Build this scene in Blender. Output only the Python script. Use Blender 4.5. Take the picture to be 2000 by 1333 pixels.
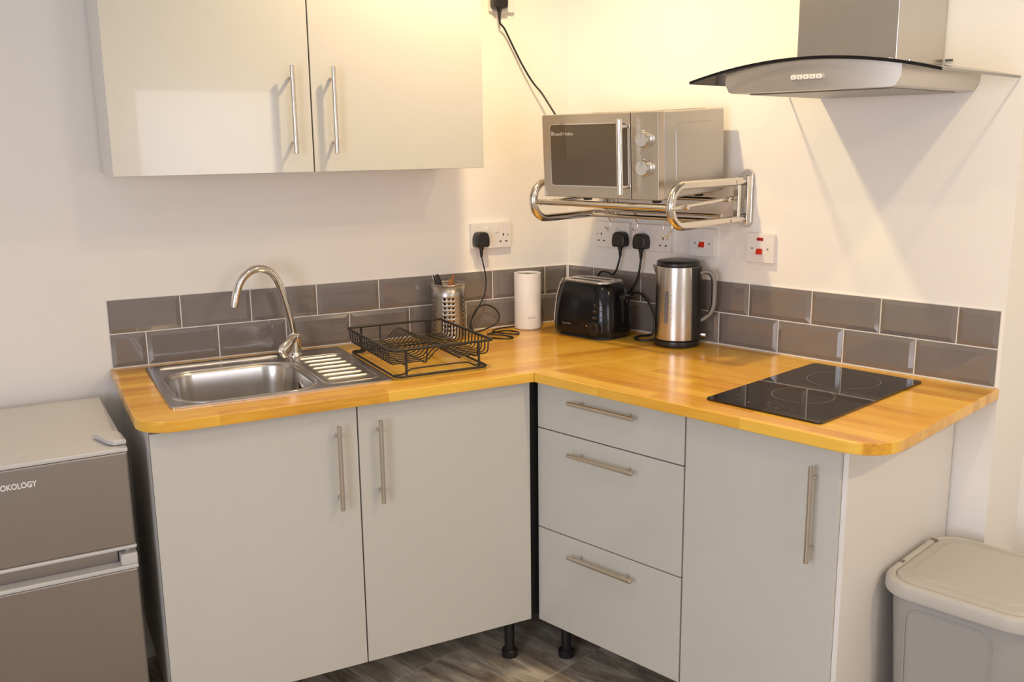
import bpy, bmesh, math, random
from mathutils import Vector, Matrix
random.seed(7)
for o in list(bpy.data.objects):
    bpy.data.objects.remove(o)
scene = bpy.context.scene
COL = scene.collection
PI = math.pi

# ------------------------------------------------------------------ camera
YAW, PITCH, ROLL = 0.475867270, -0.205411063, -0.0115574908
CAM = Vector((-1.71576634, -2.89738445, 1.53604393))
fwd = Vector((math.cos(PITCH)*math.sin(YAW), math.cos(PITCH)*math.cos(YAW), math.sin(PITCH)))
rgt = Vector((math.cos(YAW), -math.sin(YAW), 0))
upv = rgt.cross(fwd)
r2 = rgt*math.cos(ROLL) + upv*math.sin(ROLL)
u2 = -rgt*math.sin(ROLL) + upv*math.cos(ROLL)
cd = bpy.data.cameras.new('camera'); cam = bpy.data.objects.new('camera', cd); COL.objects.link(cam)
cam.matrix_world = Matrix(((r2.x, u2.x, -fwd.x, CAM.x), (r2.y, u2.y, -fwd.y, CAM.y), (r2.z, u2.z, -fwd.z, CAM.z), (0, 0, 0, 1)))
cd.sensor_width = 36.0; cd.lens = 1885.60283/2000*36; cd.clip_start = 0.05
scene.camera = cam

# ------------------------------------------------------------------ light
scene.view_settings.view_transform = 'Standard'
scene.view_settings.look = 'None'
scene.view_settings.gamma = 1.0
scene.view_settings.use_curve_mapping = False
scene.view_settings.exposure = 0.07
world = bpy.data.worlds.new('world'); scene.world = world; world.use_nodes = True
bg = world.node_tree.nodes['Background']
bg.inputs[0].default_value = (0.86, 0.89, 1.0, 1); bg.inputs[1].default_value = 0.8
LAMP_W = 40.0
LAMP_COL = (1.0, 0.745, 0.405)
def daylight(name, loc, rot, sx, sy, power, color=(0.92, 0.91, 1.0)):
    l = bpy.data.lights.new(name, 'AREA'); l.shape = 'RECTANGLE'; l.size = sx; l.size_y = sy
    l.energy = power; l.color = color
    o = bpy.data.objects.new(name, l); COL.objects.link(o); o.location = loc; o.rotation_euler = rot
    return o
# daylight entering through the two windows of the room (behind the camera and at the left)
daylight('window_daylight', (-0.45, -4.66, 1.42), (PI/2, 0, 0), 0.92, 0.92, 10.5)
daylight('window_daylight', (-3.26, -2.9, 1.40), (PI/2, 0, -PI/2), 1.5, 1.15, 42, (0.83, 0.87, 1.0))

# ------------------------------------------------------------------ frames
# the sink wall is y = 0; the hob wall leaves the corner at an obtuse angle.
TH = math.radians(17.78921555617725) - PI/2
SD = Vector((math.cos(TH), math.sin(TH), 0)); WD = Vector((math.sin(TH), -math.cos(TH), 0))
def R(s, w, z=0.0):
    return SD*s + WD*w + Vector((0, 0, z))
def toR(x, y):
    v = Vector((x, y, 0)); return v.dot(SD), v.dot(WD)

# ------------------------------------------------------------------ materials
MATS = {}
def nt(name):
    m = bpy.data.materials.new(name); m.use_nodes = True
    MATS[name] = m
    t = m.node_tree; return m, t, t.nodes['Principled BSDF']
def S(b, **k):
    names = dict(col='Base Color', rough='Roughness', metal='Metallic', coat='Coat Weight', coatr='Coat Roughness',
                 spec='Specular IOR Level', trans='Transmission Weight', ior='IOR', em='Emission Color', ems='Emission Strength', aniso='Anisotropic')
    for a, v in k.items():
        if a in ('col', 'em'): v = (*v, 1)
        b.inputs[names[a]].default_value = v
def plain(name, col, rough=0.5, metal=0.0, var=0.04, scale=40, bump=0.0, bscale=200, stretch=None, **k):
    """principled material with a little procedural variation of colour, and fine relief"""
    m, t, b = nt(name); S(b, col=col, rough=rough, metal=metal, **k)
    tc = t.nodes.new('ShaderNodeTexCoord')
    mp = t.nodes.new('ShaderNodeMapping'); t.links.new(tc.outputs['Object'], mp.inputs[0])
    if stretch: mp.inputs['Scale'].default_value = stretch
    n = t.nodes.new('ShaderNodeTexNoise'); n.inputs['Scale'].default_value = scale; n.inputs['Detail'].default_value = 3
    t.links.new(mp.outputs[0], n.inputs['Vector'])
    r = t.nodes.new('ShaderNodeMix'); r.data_type = 'RGBA'
    r.inputs['A'].default_value = (*[c*(1-var) for c in col], 1); r.inputs['B'].default_value = (*[min(1, c*(1+var)) for c in col], 1)
    t.links.new(n.outputs['Fac'], r.inputs['Factor']); t.links.new(r.outputs['Result'], b.inputs['Base Color'])
    if bump:
        n2 = t.nodes.new('ShaderNodeTexNoise'); n2.inputs['Scale'].default_value = bscale
        t.links.new(mp.outputs[0], n2.inputs['Vector'])
        bp = t.nodes.new('ShaderNodeBump'); bp.inputs['Strength'].default_value = bump; bp.inputs['Distance'].default_value = 0.002
        t.links.new(n2.outputs['Fac'], bp.inputs['Height']); t.links.new(bp.outputs[0], b.inputs['Normal'])
    return m
plain('paint', (0.86, 0.83, 0.785), 0.75, var=0.012, scale=3, bump=0.15, bscale=90)
plain('ceiling_paint', (0.85, 0.84, 0.82), 0.8, var=0.01, scale=3)
plain('gloss_door', (0.575, 0.562, 0.512), 0.20, var=0.01, scale=4, coat=0.5, coatr=0.03)
plain('door_edge', (0.30, 0.285, 0.265), 0.4)
plain('carcass', (0.78, 0.755, 0.72), 0.45, var=0.01)
plain('panel_white', (0.80, 0.77, 0.73), 0.38, var=0.01)
plain('grout', (0.78, 0.74, 0.69), 0.75, var=0.05, scale=60)
plain('tile_glaze', (0.205, 0.18, 0.168), 0.10, var=0.06, scale=9, coat=0.6, coatr=0.03, bump=0.05, bscale=18)
plain('steel', (0.60, 0.57, 0.53), 0.25, 1.0, var=0.05, scale=25, stretch=(1, 1, 30))
plain('steel_h', (0.62, 0.58, 0.53), 0.34, 1.0, var=0.06, scale=20, stretch=(1, 30, 30))
plain('sink_steel', (0.60, 0.575, 0.545), 0.24, 1.0, var=0.05, scale=18, stretch=(1, 14, 1))
plain('nickel', (0.62, 0.575, 0.52), 0.27, 1.0, var=0.03)
plain('chrome', (0.80, 0.78, 0.75), 0.07, 1.0, var=0.01)
plain('satin_chrome', (0.72, 0.68, 0.62), 0.17, 1.0, var=0.02)
plain('holder_steel', (0.47, 0.44, 0.40), 0.33, 1.0, var=0.05, scale=25, stretch=(1, 1, 30))
plain('floor_grout', (0.46, 0.43, 0.38), 0.8, var=0.1)
plain('silver_paint', (0.545, 0.51, 0.465), 0.36, 0.45, var=0.02, scale=60)
plain('mw_front', (0.58, 0.52, 0.44), 0.28, 0.9, var=0.03, scale=16, stretch=(1, 1, 20))
plain('mw_glass', (0.085, 0.062, 0.042), 0.08, var=0.02, coat=0.3, coatr=0.02, spec=0.5)
plain('fridge_silver', (0.37, 0.335, 0.31), 0.36, 1.0, var=0.015, scale=50)
plain('fridge_trim', (0.58, 0.565, 0.55), 0.42, 0.1, var=0.01)
plain('fridge_dark', (0.09, 0.085, 0.08), 0.5)
plain('black_plastic', (0.014, 0.013, 0.013), 0.32, var=0.1)
plain('black_gloss', (0.008, 0.008, 0.009), 0.13, var=0.05, spec=0.35)
plain('black_matte', (0.012, 0.011, 0.010), 0.6, var=0.1)
plain('black_wire', (0.016, 0.013, 0.011), 0.38, var=0.1)
plain('hob_glass', (0.008, 0.0075, 0.007), 0.035, var=0.02, coat=0.5, coatr=0.01)
plain('mark_grey', (0.24, 0.23, 0.22), 0.4)
plain('mark_white', (0.80, 0.78, 0.76), 0.4)
plain('mark_light', (0.50, 0.47, 0.43), 0.4)
plain('mark_dim', (0.10, 0.098, 0.095), 0.4)
plain('white_plastic', (0.80, 0.775, 0.75), 0.30, var=0.01)
plain('router_white', (0.90, 0.89, 0.88), 0.42, var=0.01)
plain('router_top', (0.28, 0.27, 0.265), 0.4)
plain('red_plastic', (0.62, 0.035, 0.012), 0.28, var=0.03)
plain('neon_red', (0.33, 0.012, 0.010), 0.2, var=0.05)
plain('bin_plastic', (0.50, 0.475, 0.43), 0.42, var=0.015, bump=0.03, bscale=120)
plain('bin_body', (0.37, 0.355, 0.335), 0.45, var=0.015, bump=0.03, bscale=120)
plain('bin_dark', (0.20, 0.16, 0.13), 0.6)
plain('grey_plastic', (0.27, 0.26, 0.25), 0.35)
plain('smoke_window', (0.17, 0.165, 0.19), 0.12, var=0.1, coat=0.6)
plain('utensil_wood', (0.42, 0.17, 0.045), 0.5, var=0.2)
plain('brass_pin', (0.55, 0.45, 0.25), 0.3, 1.0)
plain('filter_mesh', (0.34, 0.33, 0.32), 0.4, 0.9, var=0.25, scale=300)
plain('window_frame', (0.82, 0.82, 0.82), 0.4)

def glass_material(name, tint, gl=0.02):
    m, t, b = nt(name)
    t.nodes.remove(b)
    out = t.nodes['Material Output']
    tr = t.nodes.new('ShaderNodeBsdfTransparent'); tr.inputs[0].default_value = (*tint, 1)
    gs = t.nodes.new('ShaderNodeBsdfGlossy'); gs.inputs['Roughness'].default_value = gl
    fr = t.nodes.new('ShaderNodeFresnel'); fr.inputs[0].default_value = 1.22
    mx = t.nodes.new('ShaderNodeMixShader')
    t.links.new(fr.outputs[0], mx.inputs[0]); t.links.new(tr.outputs[0], mx.inputs[1]); t.links.new(gs.outputs[0], mx.inputs[2])
    t.links.new(mx.outputs[0], out.inputs['Surface'])
glass_material('clear_glass', (0.93, 0.95, 0.93))
glass_material('window_glass', (0.97, 0.98, 0.98))

def emit(name, col, st):
    m, t, b = nt(name); S(b, col=(0.8, 0.8, 0.8), em=col, ems=st)
emit('lamp_lens', LAMP_COL, 12)

def wood():
    m, t, b = nt('oak'); S(b, rough=0.24, coat=0.25, coatr=0.12)
    N = t.nodes.new; L = t.links.new
    tc = N('ShaderNodeTexCoord')
    br = N('ShaderNodeTexBrick'); br.offset = 0.37; br.offset_frequency = 2; br.squash = 1
    br.inputs['Color1'].default_value = (0.0, 0, 0, 1); br.inputs['Color2'].default_value = (1, 1, 1, 1); br.inputs['Mortar'].default_value = (0.35, 0.35, 0.35, 1)
    br.inputs['Scale'].default_value = 1.0; br.inputs['Mortar Size'].default_value = 0.0006; br.inputs['Mortar Smooth'].default_value = 0.3
    br.inputs['Brick Width'].default_value = 0.42; br.inputs['Row Height'].default_value = 0.043; br.inputs['Bias'].default_value = 0.0
    L(tc.outputs['Object'], br.inputs['Vector'])
    mp = N('ShaderNodeMapping'); mp.inputs['Scale'].default_value = (4.0, 60, 60); L(tc.outputs['Object'], mp.inputs[0])
    gr = N('ShaderNodeTexNoise'); gr.inputs['Scale'].default_value = 1.6; gr.inputs['Detail'].default_value = 6; gr.inputs['Roughness'].default_value = 0.62; gr.inputs['Distortion'].default_value = 0.5
    L(mp.outputs[0], gr.inputs['Vector'])
    mp2 = N('ShaderNodeMapping'); mp2.inputs['Scale'].default_value = (2.2, 10, 10); L(tc.outputs['Object'], mp2.inputs[0])
    g2 = N('ShaderNodeTexNoise'); g2.inputs['Scale'].default_value = 2.0; g2.inputs['Detail'].default_value = 3; L(mp2.outputs[0], g2.inputs['Vector'])
    ramp = N('ShaderNodeValToRGB'); e = ramp.color_ramp.elements
    e[0].position = 0.28; e[0].color = (0.50, 0.21, 0.018, 1); e[1].position = 0.80; e[1].color = (0.88, 0.53, 0.075, 1)
    x = ramp.color_ramp.elements.new(0.52); x.color = (0.76, 0.385, 0.038, 1)
    a1 = N('ShaderNodeMath'); a1.operation = 'MULTIPLY'; a1.inputs[1].default_value = 0.33; L(br.outputs['Color'], a1.inputs[0])
    a2 = N('ShaderNodeMath'); a2.operation = 'MULTIPLY_ADD'; a2.inputs[1].default_value = 0.46; L(gr.outputs['Fac'], a2.inputs[0]); L(a1.outputs[0], a2.inputs[2])
    a3 = N('ShaderNodeMath'); a3.operation = 'MULTIPLY_ADD'; a3.inputs[1].default_value = 0.40; L(g2.outputs['Fac'], a3.inputs[0]); L(a2.outputs[0], a3.inputs[2])
    L(a3.outputs[0], ramp.inputs[0]); L(ramp.outputs[0], b.inputs['Base Color'])
    bp = N('ShaderNodeBump'); bp.inputs['Strength'].default_value = 0.06; bp.inputs['Distance'].default_value = 0.001
    L(gr.outputs['Fac'], bp.inputs['Height']); L(bp.outputs[0], b.inputs['Normal'])
wood()
def floor_mat():
    m, t, b = nt('floor_plank'); S(b, rough=0.34)
    N = t.nodes.new; L = t.links.new
    geo = N('ShaderNodeNewGeometry'); oi = N('ShaderNodeObjectInfo')
    mp = N('ShaderNodeMapping'); mp.inputs['Rotation'].default_value = (0, 0, -TH); mp.inputs['Scale'].default_value = (1, 1, 1)
    L(geo.outputs['Position'], mp.inputs[0])
    mp2 = N('ShaderNodeMapping'); mp2.inputs['Scale'].default_value = (3.0, 16, 1); L(mp.outputs[0], mp2.inputs[0])
    off = N('ShaderNodeVectorMath'); off.operation = 'ADD'; L(mp2.outputs[0], off.inputs[0])
    sc = N('ShaderNodeVectorMath'); sc.operation = 'SCALE'; sc.inputs['Scale'].default_value = 30
    L(oi.outputs['Random'], sc.inputs[0]); L(sc.outputs[0], off.inputs[1])
    n = N('ShaderNodeTexNoise'); n.inputs['Scale'].default_value = 1.3; n.inputs['Detail'].default_value = 7; n.inputs['Roughness'].default_value = 0.66; n.inputs['Distortion'].default_value = 0.7
    L(off.outputs[0], n.inputs['Vector'])
    ramp = N('ShaderNodeValToRGB'); e = ramp.color_ramp.elements
    e[0].position = 0.30; e[0].color = (0.15, 0.105, 0.075, 1); e[1].position = 0.70; e[1].color = (0.70, 0.64, 0.53, 1)
    x = e.new(0.5); x.color = (0.36, 0.315, 0.255, 1)
    L(n.outputs['Fac'], ramp.inputs[0]); L(ramp.outputs[0], b.inputs['Base Color'])
    bp = N('ShaderNodeBump'); bp.inputs['Strength'].default_value = 0.12; bp.inputs['Distance'].default_value = 0.001
    L(n.outputs['Fac'], bp.inputs['Height']); L(bp.outputs[0], b.inputs['Normal'])
floor_mat()

# ------------------------------------------------------------------ mesh helpers
def BM(): return bmesh.new()
def bevel_new(bm, faces, b, seg):
    if b <= 0: return
    es = list({e for f in faces for e in f.edges})
    bmesh.ops.bevel(bm, geom=es, offset=b, segments=seg, affect='EDGES', profile=0.5, clamp_overlap=True)
def box(bm, x0, x1, y0, y1, z0, z1, b=0.0, seg=2):
    x0, x1 = min(x0, x1), max(x0, x1); y0, y1 = min(y0, y1), max(y0, y1); z0, z1 = min(z0, z1), max(z0, z1)
    v = [bm.verts.new(c) for c in ((x0, y0, z0), (x1, y0, z0), (x1, y1, z0), (x0, y1, z0), (x0, y0, z1), (x1, y0, z1), (x1, y1, z1), (x0, y1, z1))]
    fs = [bm.faces.new([v[i] for i in q]) for q in ((3, 2, 1, 0), (4, 5, 6, 7), (0, 1, 5, 4), (1, 2, 6, 5), (2, 3, 7, 6), (3, 0, 4, 7))]
    bevel_new(bm, fs, b, seg)
    return bm
def loft(bm, rings, cap0=True, cap1=True, closed=True):
    """skin a list of rings (same number of points)"""
    V = [[bm.verts.new(p) for p in r] for r in rings]
    n = len(V[0])
    for a, b_ in zip(V[:-1], V[1:]):
        for i in range(n if closed else n-1):
            j = (i+1) % n
            try: bm.faces.new((a[i], a[j], b_[j], b_[i]))
            except ValueError: pass
    if cap0: bm.faces.new(list(reversed(V[0])))
    if cap1: bm.faces.new(V[-1])
    return bm
def tube(bm, pts, r, n=10, closed=False):
    pts = [Vector(p) for p in pts]
    m = len(pts); rings = []; up = None
    for i, p in enumerate(pts):
        if closed: d = pts[(i+1) % m] - pts[i-1]
        elif i == 0: d = pts[1]-pts[0]
        elif i == m-1: d = pts[-1]-pts[-2]
        else: d = (pts[i+1]-pts[i]).normalized() + (pts[i]-pts[i-1]).normalized()
        d.normalize()
        if up is None:
            up = Vector((0, 0, 1)) if abs(d.z) < 0.9 else Vector((1, 0, 0))
        a = d.cross(up)
        if a.length < 1e-5: a = d.orthogonal()
        a.normalize(); up = a.cross(d).normalized()
        rr = r[i] if isinstance(r, (list, tuple)) else r
        rings.append([p + a*math.cos(2*PI*k/n)*rr + up*math.sin(2*PI*k/n)*rr for k in range(n)])
    if closed:
        rings.append(rings[0]); loft(bm, rings, False, False); bmesh.ops.remove_doubles(bm, verts=bm.verts, dist=1e-7)
    else: loft(bm, rings)
    return bm
def spline(pts, k=6):
    """Catmull-Rom through points"""
    P = [Vector(p) for p in pts]; P = [2*P[0]-P[1]] + P + [2*P[-1]-P[-2]]
    out = []
    for i in range(1, len(P)-2):
        for j in range(k):
            t = j/k; a, b_, c, d = P[i-1], P[i], P[i+1], P[i+2]
            out.append(0.5*((2*b_) + (c-a)*t + (2*a-5*b_+4*c-d)*t*t + (3*b_-a-3*c+d)*t**3))
    out.append(P[-2]); return out
def cyl(bm, p0, p1, r, n=24, b=0.0):
    p0 = Vector(p0); p1 = Vector(p1)
    if b:
        d = (p1-p0).normalized()
        return tube(bm, [p0, p0+d*b*0.01, p0+d*b, p1-d*b, p1-d*b*0.01, p1], [r-b, r-b*0.9, r, r, r-b*0.9, r-b], n)
    return tube(bm, [p0, p1], r, n)
def lathe(bm, prof, n=40, cx=0, cy=0, cap0=True, cap1=True):
    rings = [[(cx+r*math.cos(2*PI*k/n), cy+r*math.sin(2*PI*k/n), z) for k in range(n)] for r, z in prof]
    return loft(bm, rings, cap0, cap1)
def rrect(cx, cy, hx, hy, r, n=6):
    """rounded rectangle outline, counter-clockwise"""
    out = []
    r = min(r, hx*0.999, hy*0.999)
    for sx, sy, a0 in ((1, -1, -PI/2), (1, 1, 0), (-1, 1, PI/2), (-1, -1, PI)):
        for k in range(n+1):
            a = a0 + PI/2*k/n
            out.append((cx+sx*(hx-r)+r*math.cos(a), cy+sy*(hy-r)+r*math.sin(a)))
    return out
def prism(bm, poly, z0, z1, b=0.0, seg=2):
    v0 = [bm.verts.new((x, y, z0)) for x, y in poly]; v1 = [bm.verts.new((x, y, z1)) for x, y in poly]
    n = len(poly)
    sides = [bm.faces.new((v0[i], v0[(i+1) % n], v1[(i+1) % n], v1[i])) for i in range(n)]
    f0 = bm.faces.new(list(reversed(v0))); f1 = bm.faces.new(v1)
    if b:
        es = list(f1.edges) + list(f0.edges)
        bmesh.ops.bevel(bm, geom=es, offset=b, segments=seg, affect='EDGES', profile=0.5)
    return bm
def yprism(bm, poly, y0, y1, b=0.0, seg=2):
    """outline in x,z pushed along y (from back y1 to front y0)"""
    t = BM(); prism(t, poly, 0, 1, 0)
    bmesh.ops.transform(t, matrix=Matrix(((1, 0, 0, 0), (0, 0, y1-y0, y0), (0, 1, 0, 0), (0, 0, 0, 1))), verts=t.verts)
    bmesh.ops.recalc_face_normals(t, faces=t.faces)
    if b:
        es = [e for e in t.edges if abs(e.verts[0].co.y-y0) < 1e-6 and abs(e.verts[1].co.y-y0) < 1e-6]
        bmesh.ops.bevel(t, geom=es, offset=b, segments=seg, affect='EDGES', profile=0.5)
    merge(bm, t); return bm
def merge(bm, t):
    me = bpy.data.meshes.new('tmp'); t.to_mesh(me); t.free(); bm.from_mesh(me); bpy.data.meshes.remove(me)
def plate_hole(bm, outer, holes, z0, z1):
    """flat slab with holes"""
    for z, flip in ((z1, False), (z0, True)):
        es = []
        for loop in [outer]+holes:
            vs = [bm.verts.new((x, y, z)) for x, y in loop]
            es += [bm.edges.new((vs[i], vs[(i+1) % len(vs)])) for i in range(len(vs))]
        bmesh.ops.triangle_fill(bm, edges=es, use_beauty=True, use_dissolve=False)
    for loop in [outer]+holes:
        rings = [[(x, y, z) for x, y in loop] for z in (z0, z1)]
        loft(bm, rings, False, False)
    bmesh.ops.remove_doubles(bm, verts=bm.verts, dist=1e-6)
    bmesh.ops.recalc_face_normals(bm, faces=bm.faces)
    return bm
def to_mesh(name, bm, mat, smooth=40):
    bmesh.ops.recalc_face_normals(bm, faces=bm.faces)
    me = bpy.data.meshes.new(name); bm.to_mesh(me); bm.free()
    me.materials.append(MATS[mat])
    if smooth:
        me.polygons.foreach_set('use_smooth', [True]*len(me.polygons)); me.set_sharp_from_angle(angle=math.radians(smooth))
    return me

def flat_normals(o):
    m = o.modifiers.new('weighted_normals', 'WEIGHTED_NORMAL'); m.keep_sharp = True; m.weight = 50; return o
def tag(o, label=None, cat=None, group=None, kind=None):
    if label: o['label'] = label
    if cat: o['category'] = cat
    if group: o['group'] = group
    if kind: o['kind'] = kind
    return o
class T:
    """a thing: an Empty at its base, parts authored in the frame of its wall ('L' sink wall, 'R' hob wall)"""
    def __init__(s, name, label, cat, base, frame='L', group=None, rz=0.0, rx=0.0):
        o = bpy.data.objects.new(name, None); COL.objects.link(o); o.empty_display_size = 0.05
        b = Vector(base)
        if frame == 'R': o.location = R(b.x, -b.y, b.z); o.rotation_euler = (rx, 0, TH+rz)
        else: o.location = b; o.rotation_euler = (rx, 0, rz)
        tag(o, label, cat, group); s.o = o; s.b = b
    def part(s, name, bm, mat, parent=None, label=None, smooth=40):
        bmesh.ops.translate(bm, vec=-s.b, verts=bm.verts)
        o = bpy.data.objects.new(name, to_mesh(name, bm, mat, smooth)); COL.objects.link(o)
        o.parent = parent or s.o
        if label: o['label'] = label
        if smooth: flat_normals(o)
        return o
    def text(s, name, body, size, loc, mat, parent=None, width=None, rot=None, bold=0.0):
        c = bpy.data.curves.new('t', 'FONT'); c.body = body; c.size = size; c.extrude = 0.0002; c.offset = bold
        t = bpy.data.objects.new('t', c); COL.objects.link(t)
        bpy.context.view_layer.update()
        me = bpy.data.meshes.new_from_object(t.evaluated_get(bpy.context.evaluated_depsgraph_get()))
        bpy.data.objects.remove(t)
        bm = BM(); bm.from_mesh(me)
        if width:
            xs = [v.co.x for v in bm.verts]; k = width/(max(xs)-min(xs))
            bmesh.ops.scale(bm, vec=(k, 1, 1), verts=bm.verts)
        M = Matrix.Translation(Vector(loc)) @ (rot or Matrix.Rotation(PI/2, 4, 'X'))
        bmesh.ops.transform(bm, matrix=M, verts=bm.verts)
        return s.part(name, bm, mat, parent, smooth=0)
def solo(name, bm, mat, kind='structure', frame='L', label=None, cat=None):
    o = bpy.data.objects.new(name, to_mesh(name, bm, mat)); COL.objects.link(o)
    if frame == 'R': o.rotation_euler = (0, 0, TH)
    tag(o, label, cat, None, kind); return o
def child(name, me, parent, loc=(0, 0, 0), rz=0):
    o = bpy.data.objects.new(name, me); COL.objects.link(o); o.parent = parent; o.location = loc; o.rotation_euler = (0, 0, rz); flat_normals(o); return o

# ------------------------------------------------------------------ the room
H = 2.42; OFF = 0.006
wall_back = solo('wall_back', box(BM(), -3.3, 0.02, OFF, OFF+0.12, 0, H), 'paint', label='cream painted wall behind the sink and fridge')
wall_right = solo('wall_right', box(BM(), -0.04, 1.44, OFF, OFF+0.25, 0, H), 'paint', frame='R', label='cream painted wall behind the hob and extractor hood')
solo('wall_alcove', box(BM(), 1.40, 3.4, OFF+0.25, OFF+0.37, 0, H), 'paint', frame='R', label='cream painted wall set back beyond the end of the hob wall')
w = BM()   # left wall with window opening
for a in ((-4.8, -3.65, 0, H), (-2.15, 0.13, 0, H), (-3.65, -2.15, 0, 0.82), (-3.65, -2.15, 1.98, H)):
    box(w, -3.42, -3.3, a[0], a[1], a[2], a[3])
solo('wall_left', w, 'paint', label='cream painted wall with a window at the left of the room')
w = BM()
for a in ((-3.42, -0.91, 0, H), (0.01, 2.6, 0, H), (-0.91, 0.01, 0, 0.96), (-0.91, 0.01, 1.88, H)):
    box(w, a[0], a[1], -4.92, -4.8, a[2], a[3])
solo('wall_front', w, 'paint', label='cream painted wall with a window behind the camera')
solo('wall_side', box(BM(), 2.6, 2.72, -4.92, 0.6, 0, H), 'paint', label='cream painted wall at the far right of the room')
solo('ceiling', box(BM(), -3.42, 2.72, -4.92, 1.3, H, H+0.1), 'ceiling_paint', label='white painted ceiling')
def window(name, c, half, z0, z1, axis, label):
    def bx(bm, a0, a1, d0, d1, zz0, zz1):
        if axis == 'x': box(bm, c[0]+a0, c[0]+a1, c[1]+d0, c[1]+d1, zz0, zz1, 0.003)
        else: box(bm, c[0]+d0, c[0]+d1, c[1]+a0, c[1]+a1, zz0, zz1, 0.003)
    o = bpy.data.objects.new(name, None); COL.objects.link(o); tag(o, label, None, None, 'structure')
    f = BM(); t = 0.055
    bx(f, -half, half, -0.03, 0.03, z0, z0+t); bx(f, -half, half, -0.03, 0.03, z1-t, z1)
    bx(f, -half, -half+t, -0.03, 0.03, z0, z1); bx(f, half-t, half, -0.03, 0.03, z0, z1); bx(f, -t/2, t/2, -0.03, 0.03, z0, z1)
    child('window_frame', to_mesh('window_frame', f, 'window_frame'), o)
    for a, b_ in ((-half+t, -t/2), (t/2, half-t)):
        g = BM(); bx(g, a, b_, -0.004, 0.004, z0+t, z1-t); child('pane', to_mesh('pane', g, 'window_glass'), o)
window('window_1', (-0.45, -4.86), 0.46, 0.96, 1.88, 'x', 'white framed window in the wall behind the camera')
window('window_2', (-3.36, -2.9), 0.75, 0.82, 1.98, 'y', 'white framed window in the left wall')

# floor: planks aligned with the hob wall
floor = solo('floor', box(BM(), -3.42, 2.72, -4.92, 1.3, -0.10, -0.0012), 'floor_grout', label='grey brown stone and wood effect tiled floor')
PW, PL = 0.318, 0.62
pl = BM(); box(pl, 0, PL-0.004, 0, PW-0.004, -0.0085, 0, 0.0008, 1); plank_me = to_mesh('floor_tile', pl, 'floor_plank')
for i in range(-9, 9):
    for j in range(-6, 10):
        w0 = 0.70+i*PW; s0 = 0.19+(j-2)*PL+(0 if i % 2 == 0 else -0.0)
        if i % 2: s0 += PL*0.5
        cxy = R(s0+PL/2, w0+PW/2)
        if not (-3.0 < cxy.x < 2.2 and -4.4 < cxy.y < -0.02): continue
        if w0 < 0.0: continue
        p = R(s0, w0+PW)
        child('floor_tile', plank_me, floor, (p.x, p.y, 0), TH)

# splashback tiles: bevelled, each one its own piece
TILE_Z = ((0.9125, 1.0100), (1.0100, 1.1080))
tile_cache = {}
def tile_mesh(wd, ht):
    key = (round(wd, 4), round(ht, 4))
    if key in tile_cache: return tile_cache[key]
    g = 0.0014; bv = 0.0125; bm = BM(); rings = []
    def rect(i, y): return [(g+i, y, g+i), (wd-g-i, y, g+i), (wd-g-i, y, ht-g-i), (g+i, y, ht-g-i)]
    bvx = min(bv, wd*0.3)
    loft(bm, [rect(0, OFF), rect(0, 0.0005), rect(0.001, -0.0008), rect(bvx, -0.0045)])
    me = to_mesh('tile', bm, 'tile_glaze', 12); tile_cache[key] = me; return me
def splash(parent, joints, frame):
    for (z0, z1), js in zip(TILE_Z, joints):
        for a, b_ in zip(js[:-1], js[1:]):
            child('tile', tile_mesh(b_-a, z1-z0), parent, (a, 0, z0))
P = 0.202
topL = [-1.501] + [-(0.0914+P*k) for k in range(6, -1, -1)] + [-0.004]
botL = [-1.501] + [-(0.1917+P*k) for k in range(6, -1, -1)] + [-0.004]
splash(wall_back, (botL, topL), 'L')
topR = [0.004] + [0.118+P*k for k in range(7)] + [1.433]
botR = [0.004] + [0.2178+P*k for k in range(6)] + [1.433]
splash(wall_right, (botR, topR), 'R')
child('grout', to_mesh('grout', box(BM(), -1.500, 0.001, 0.0003, OFF, 0.9105, 1.1075), 'grout'), wall_back)
child('grout', to_mesh('grout', box(BM(), -0.002, 1.432, 0.0003, OFF, 0.9105, 1.1075), 'grout'), wall_right)
child('sealant', to_mesh('sealant', box(BM(), -1.500, 0.0, -0.0045, OFF, 0.9101, 0.9135, 0.0012), 'grout'), wall_back)
child('sealant', to_mesh('sealant', box(BM(), 0.0, 1.433, -0.0045, OFF, 0.9101, 0.9135, 0.0012), 'grout'), wall_right)

# ------------------------------------------------------------------ ceiling lamps (just above the frame)
def downlight(label, s, w_, power):
    t = T('ceiling_downlight', label, 'ceiling light', (s, -w_, H), 'R', 'ceiling downlights')
    b = BM(); lathe(b, [(0.030, -0.004), (0.034, -0.030), (0.046, -0.030), (0.050, -0.022), (0.050, -0.0002), (0.03, -0.0002)], 32, cap0=False, cap1=False)
    bmesh.ops.translate(b, vec=(s, -w_, H), verts=b.verts); t.part('trim_ring', b, 'white_plastic')
    b = BM(); lathe(b, [(0.0295, -0.020), (0.0295, -0.010)], 24); bmesh.ops.translate(b, vec=(s, -w_, H), verts=b.verts); t.part('lens', b, 'lamp_lens')
    l = bpy.data.lights.new('downlight', 'SPOT'); l.spot_size = math.radians(168); l.spot_blend = 0.6; l.shadow_soft_size = 0.03; l.energy = power; l.color = LAMP_COL
    lo = bpy.data.objects.new('downlight', l); COL.objects.link(lo); lo.parent = t.o; lo.location = (0, 0, -0.070)
downlight('round ceiling downlight above the inner corner of the worktop', 0.49, 0.75, LAMP_W)
downlight('round ceiling downlight above the waste bin end of the hob wall', 1.82, 0.75, LAMP_W*0.46)
downlight('round ceiling downlight beyond the waste bin along the hob wall', 3.15, 0.75, LAMP_W*1.05)
downlight('round ceiling downlight in the middle of the room facing the drawers', 1.25, 1.62, LAMP_W*0.24)

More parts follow.
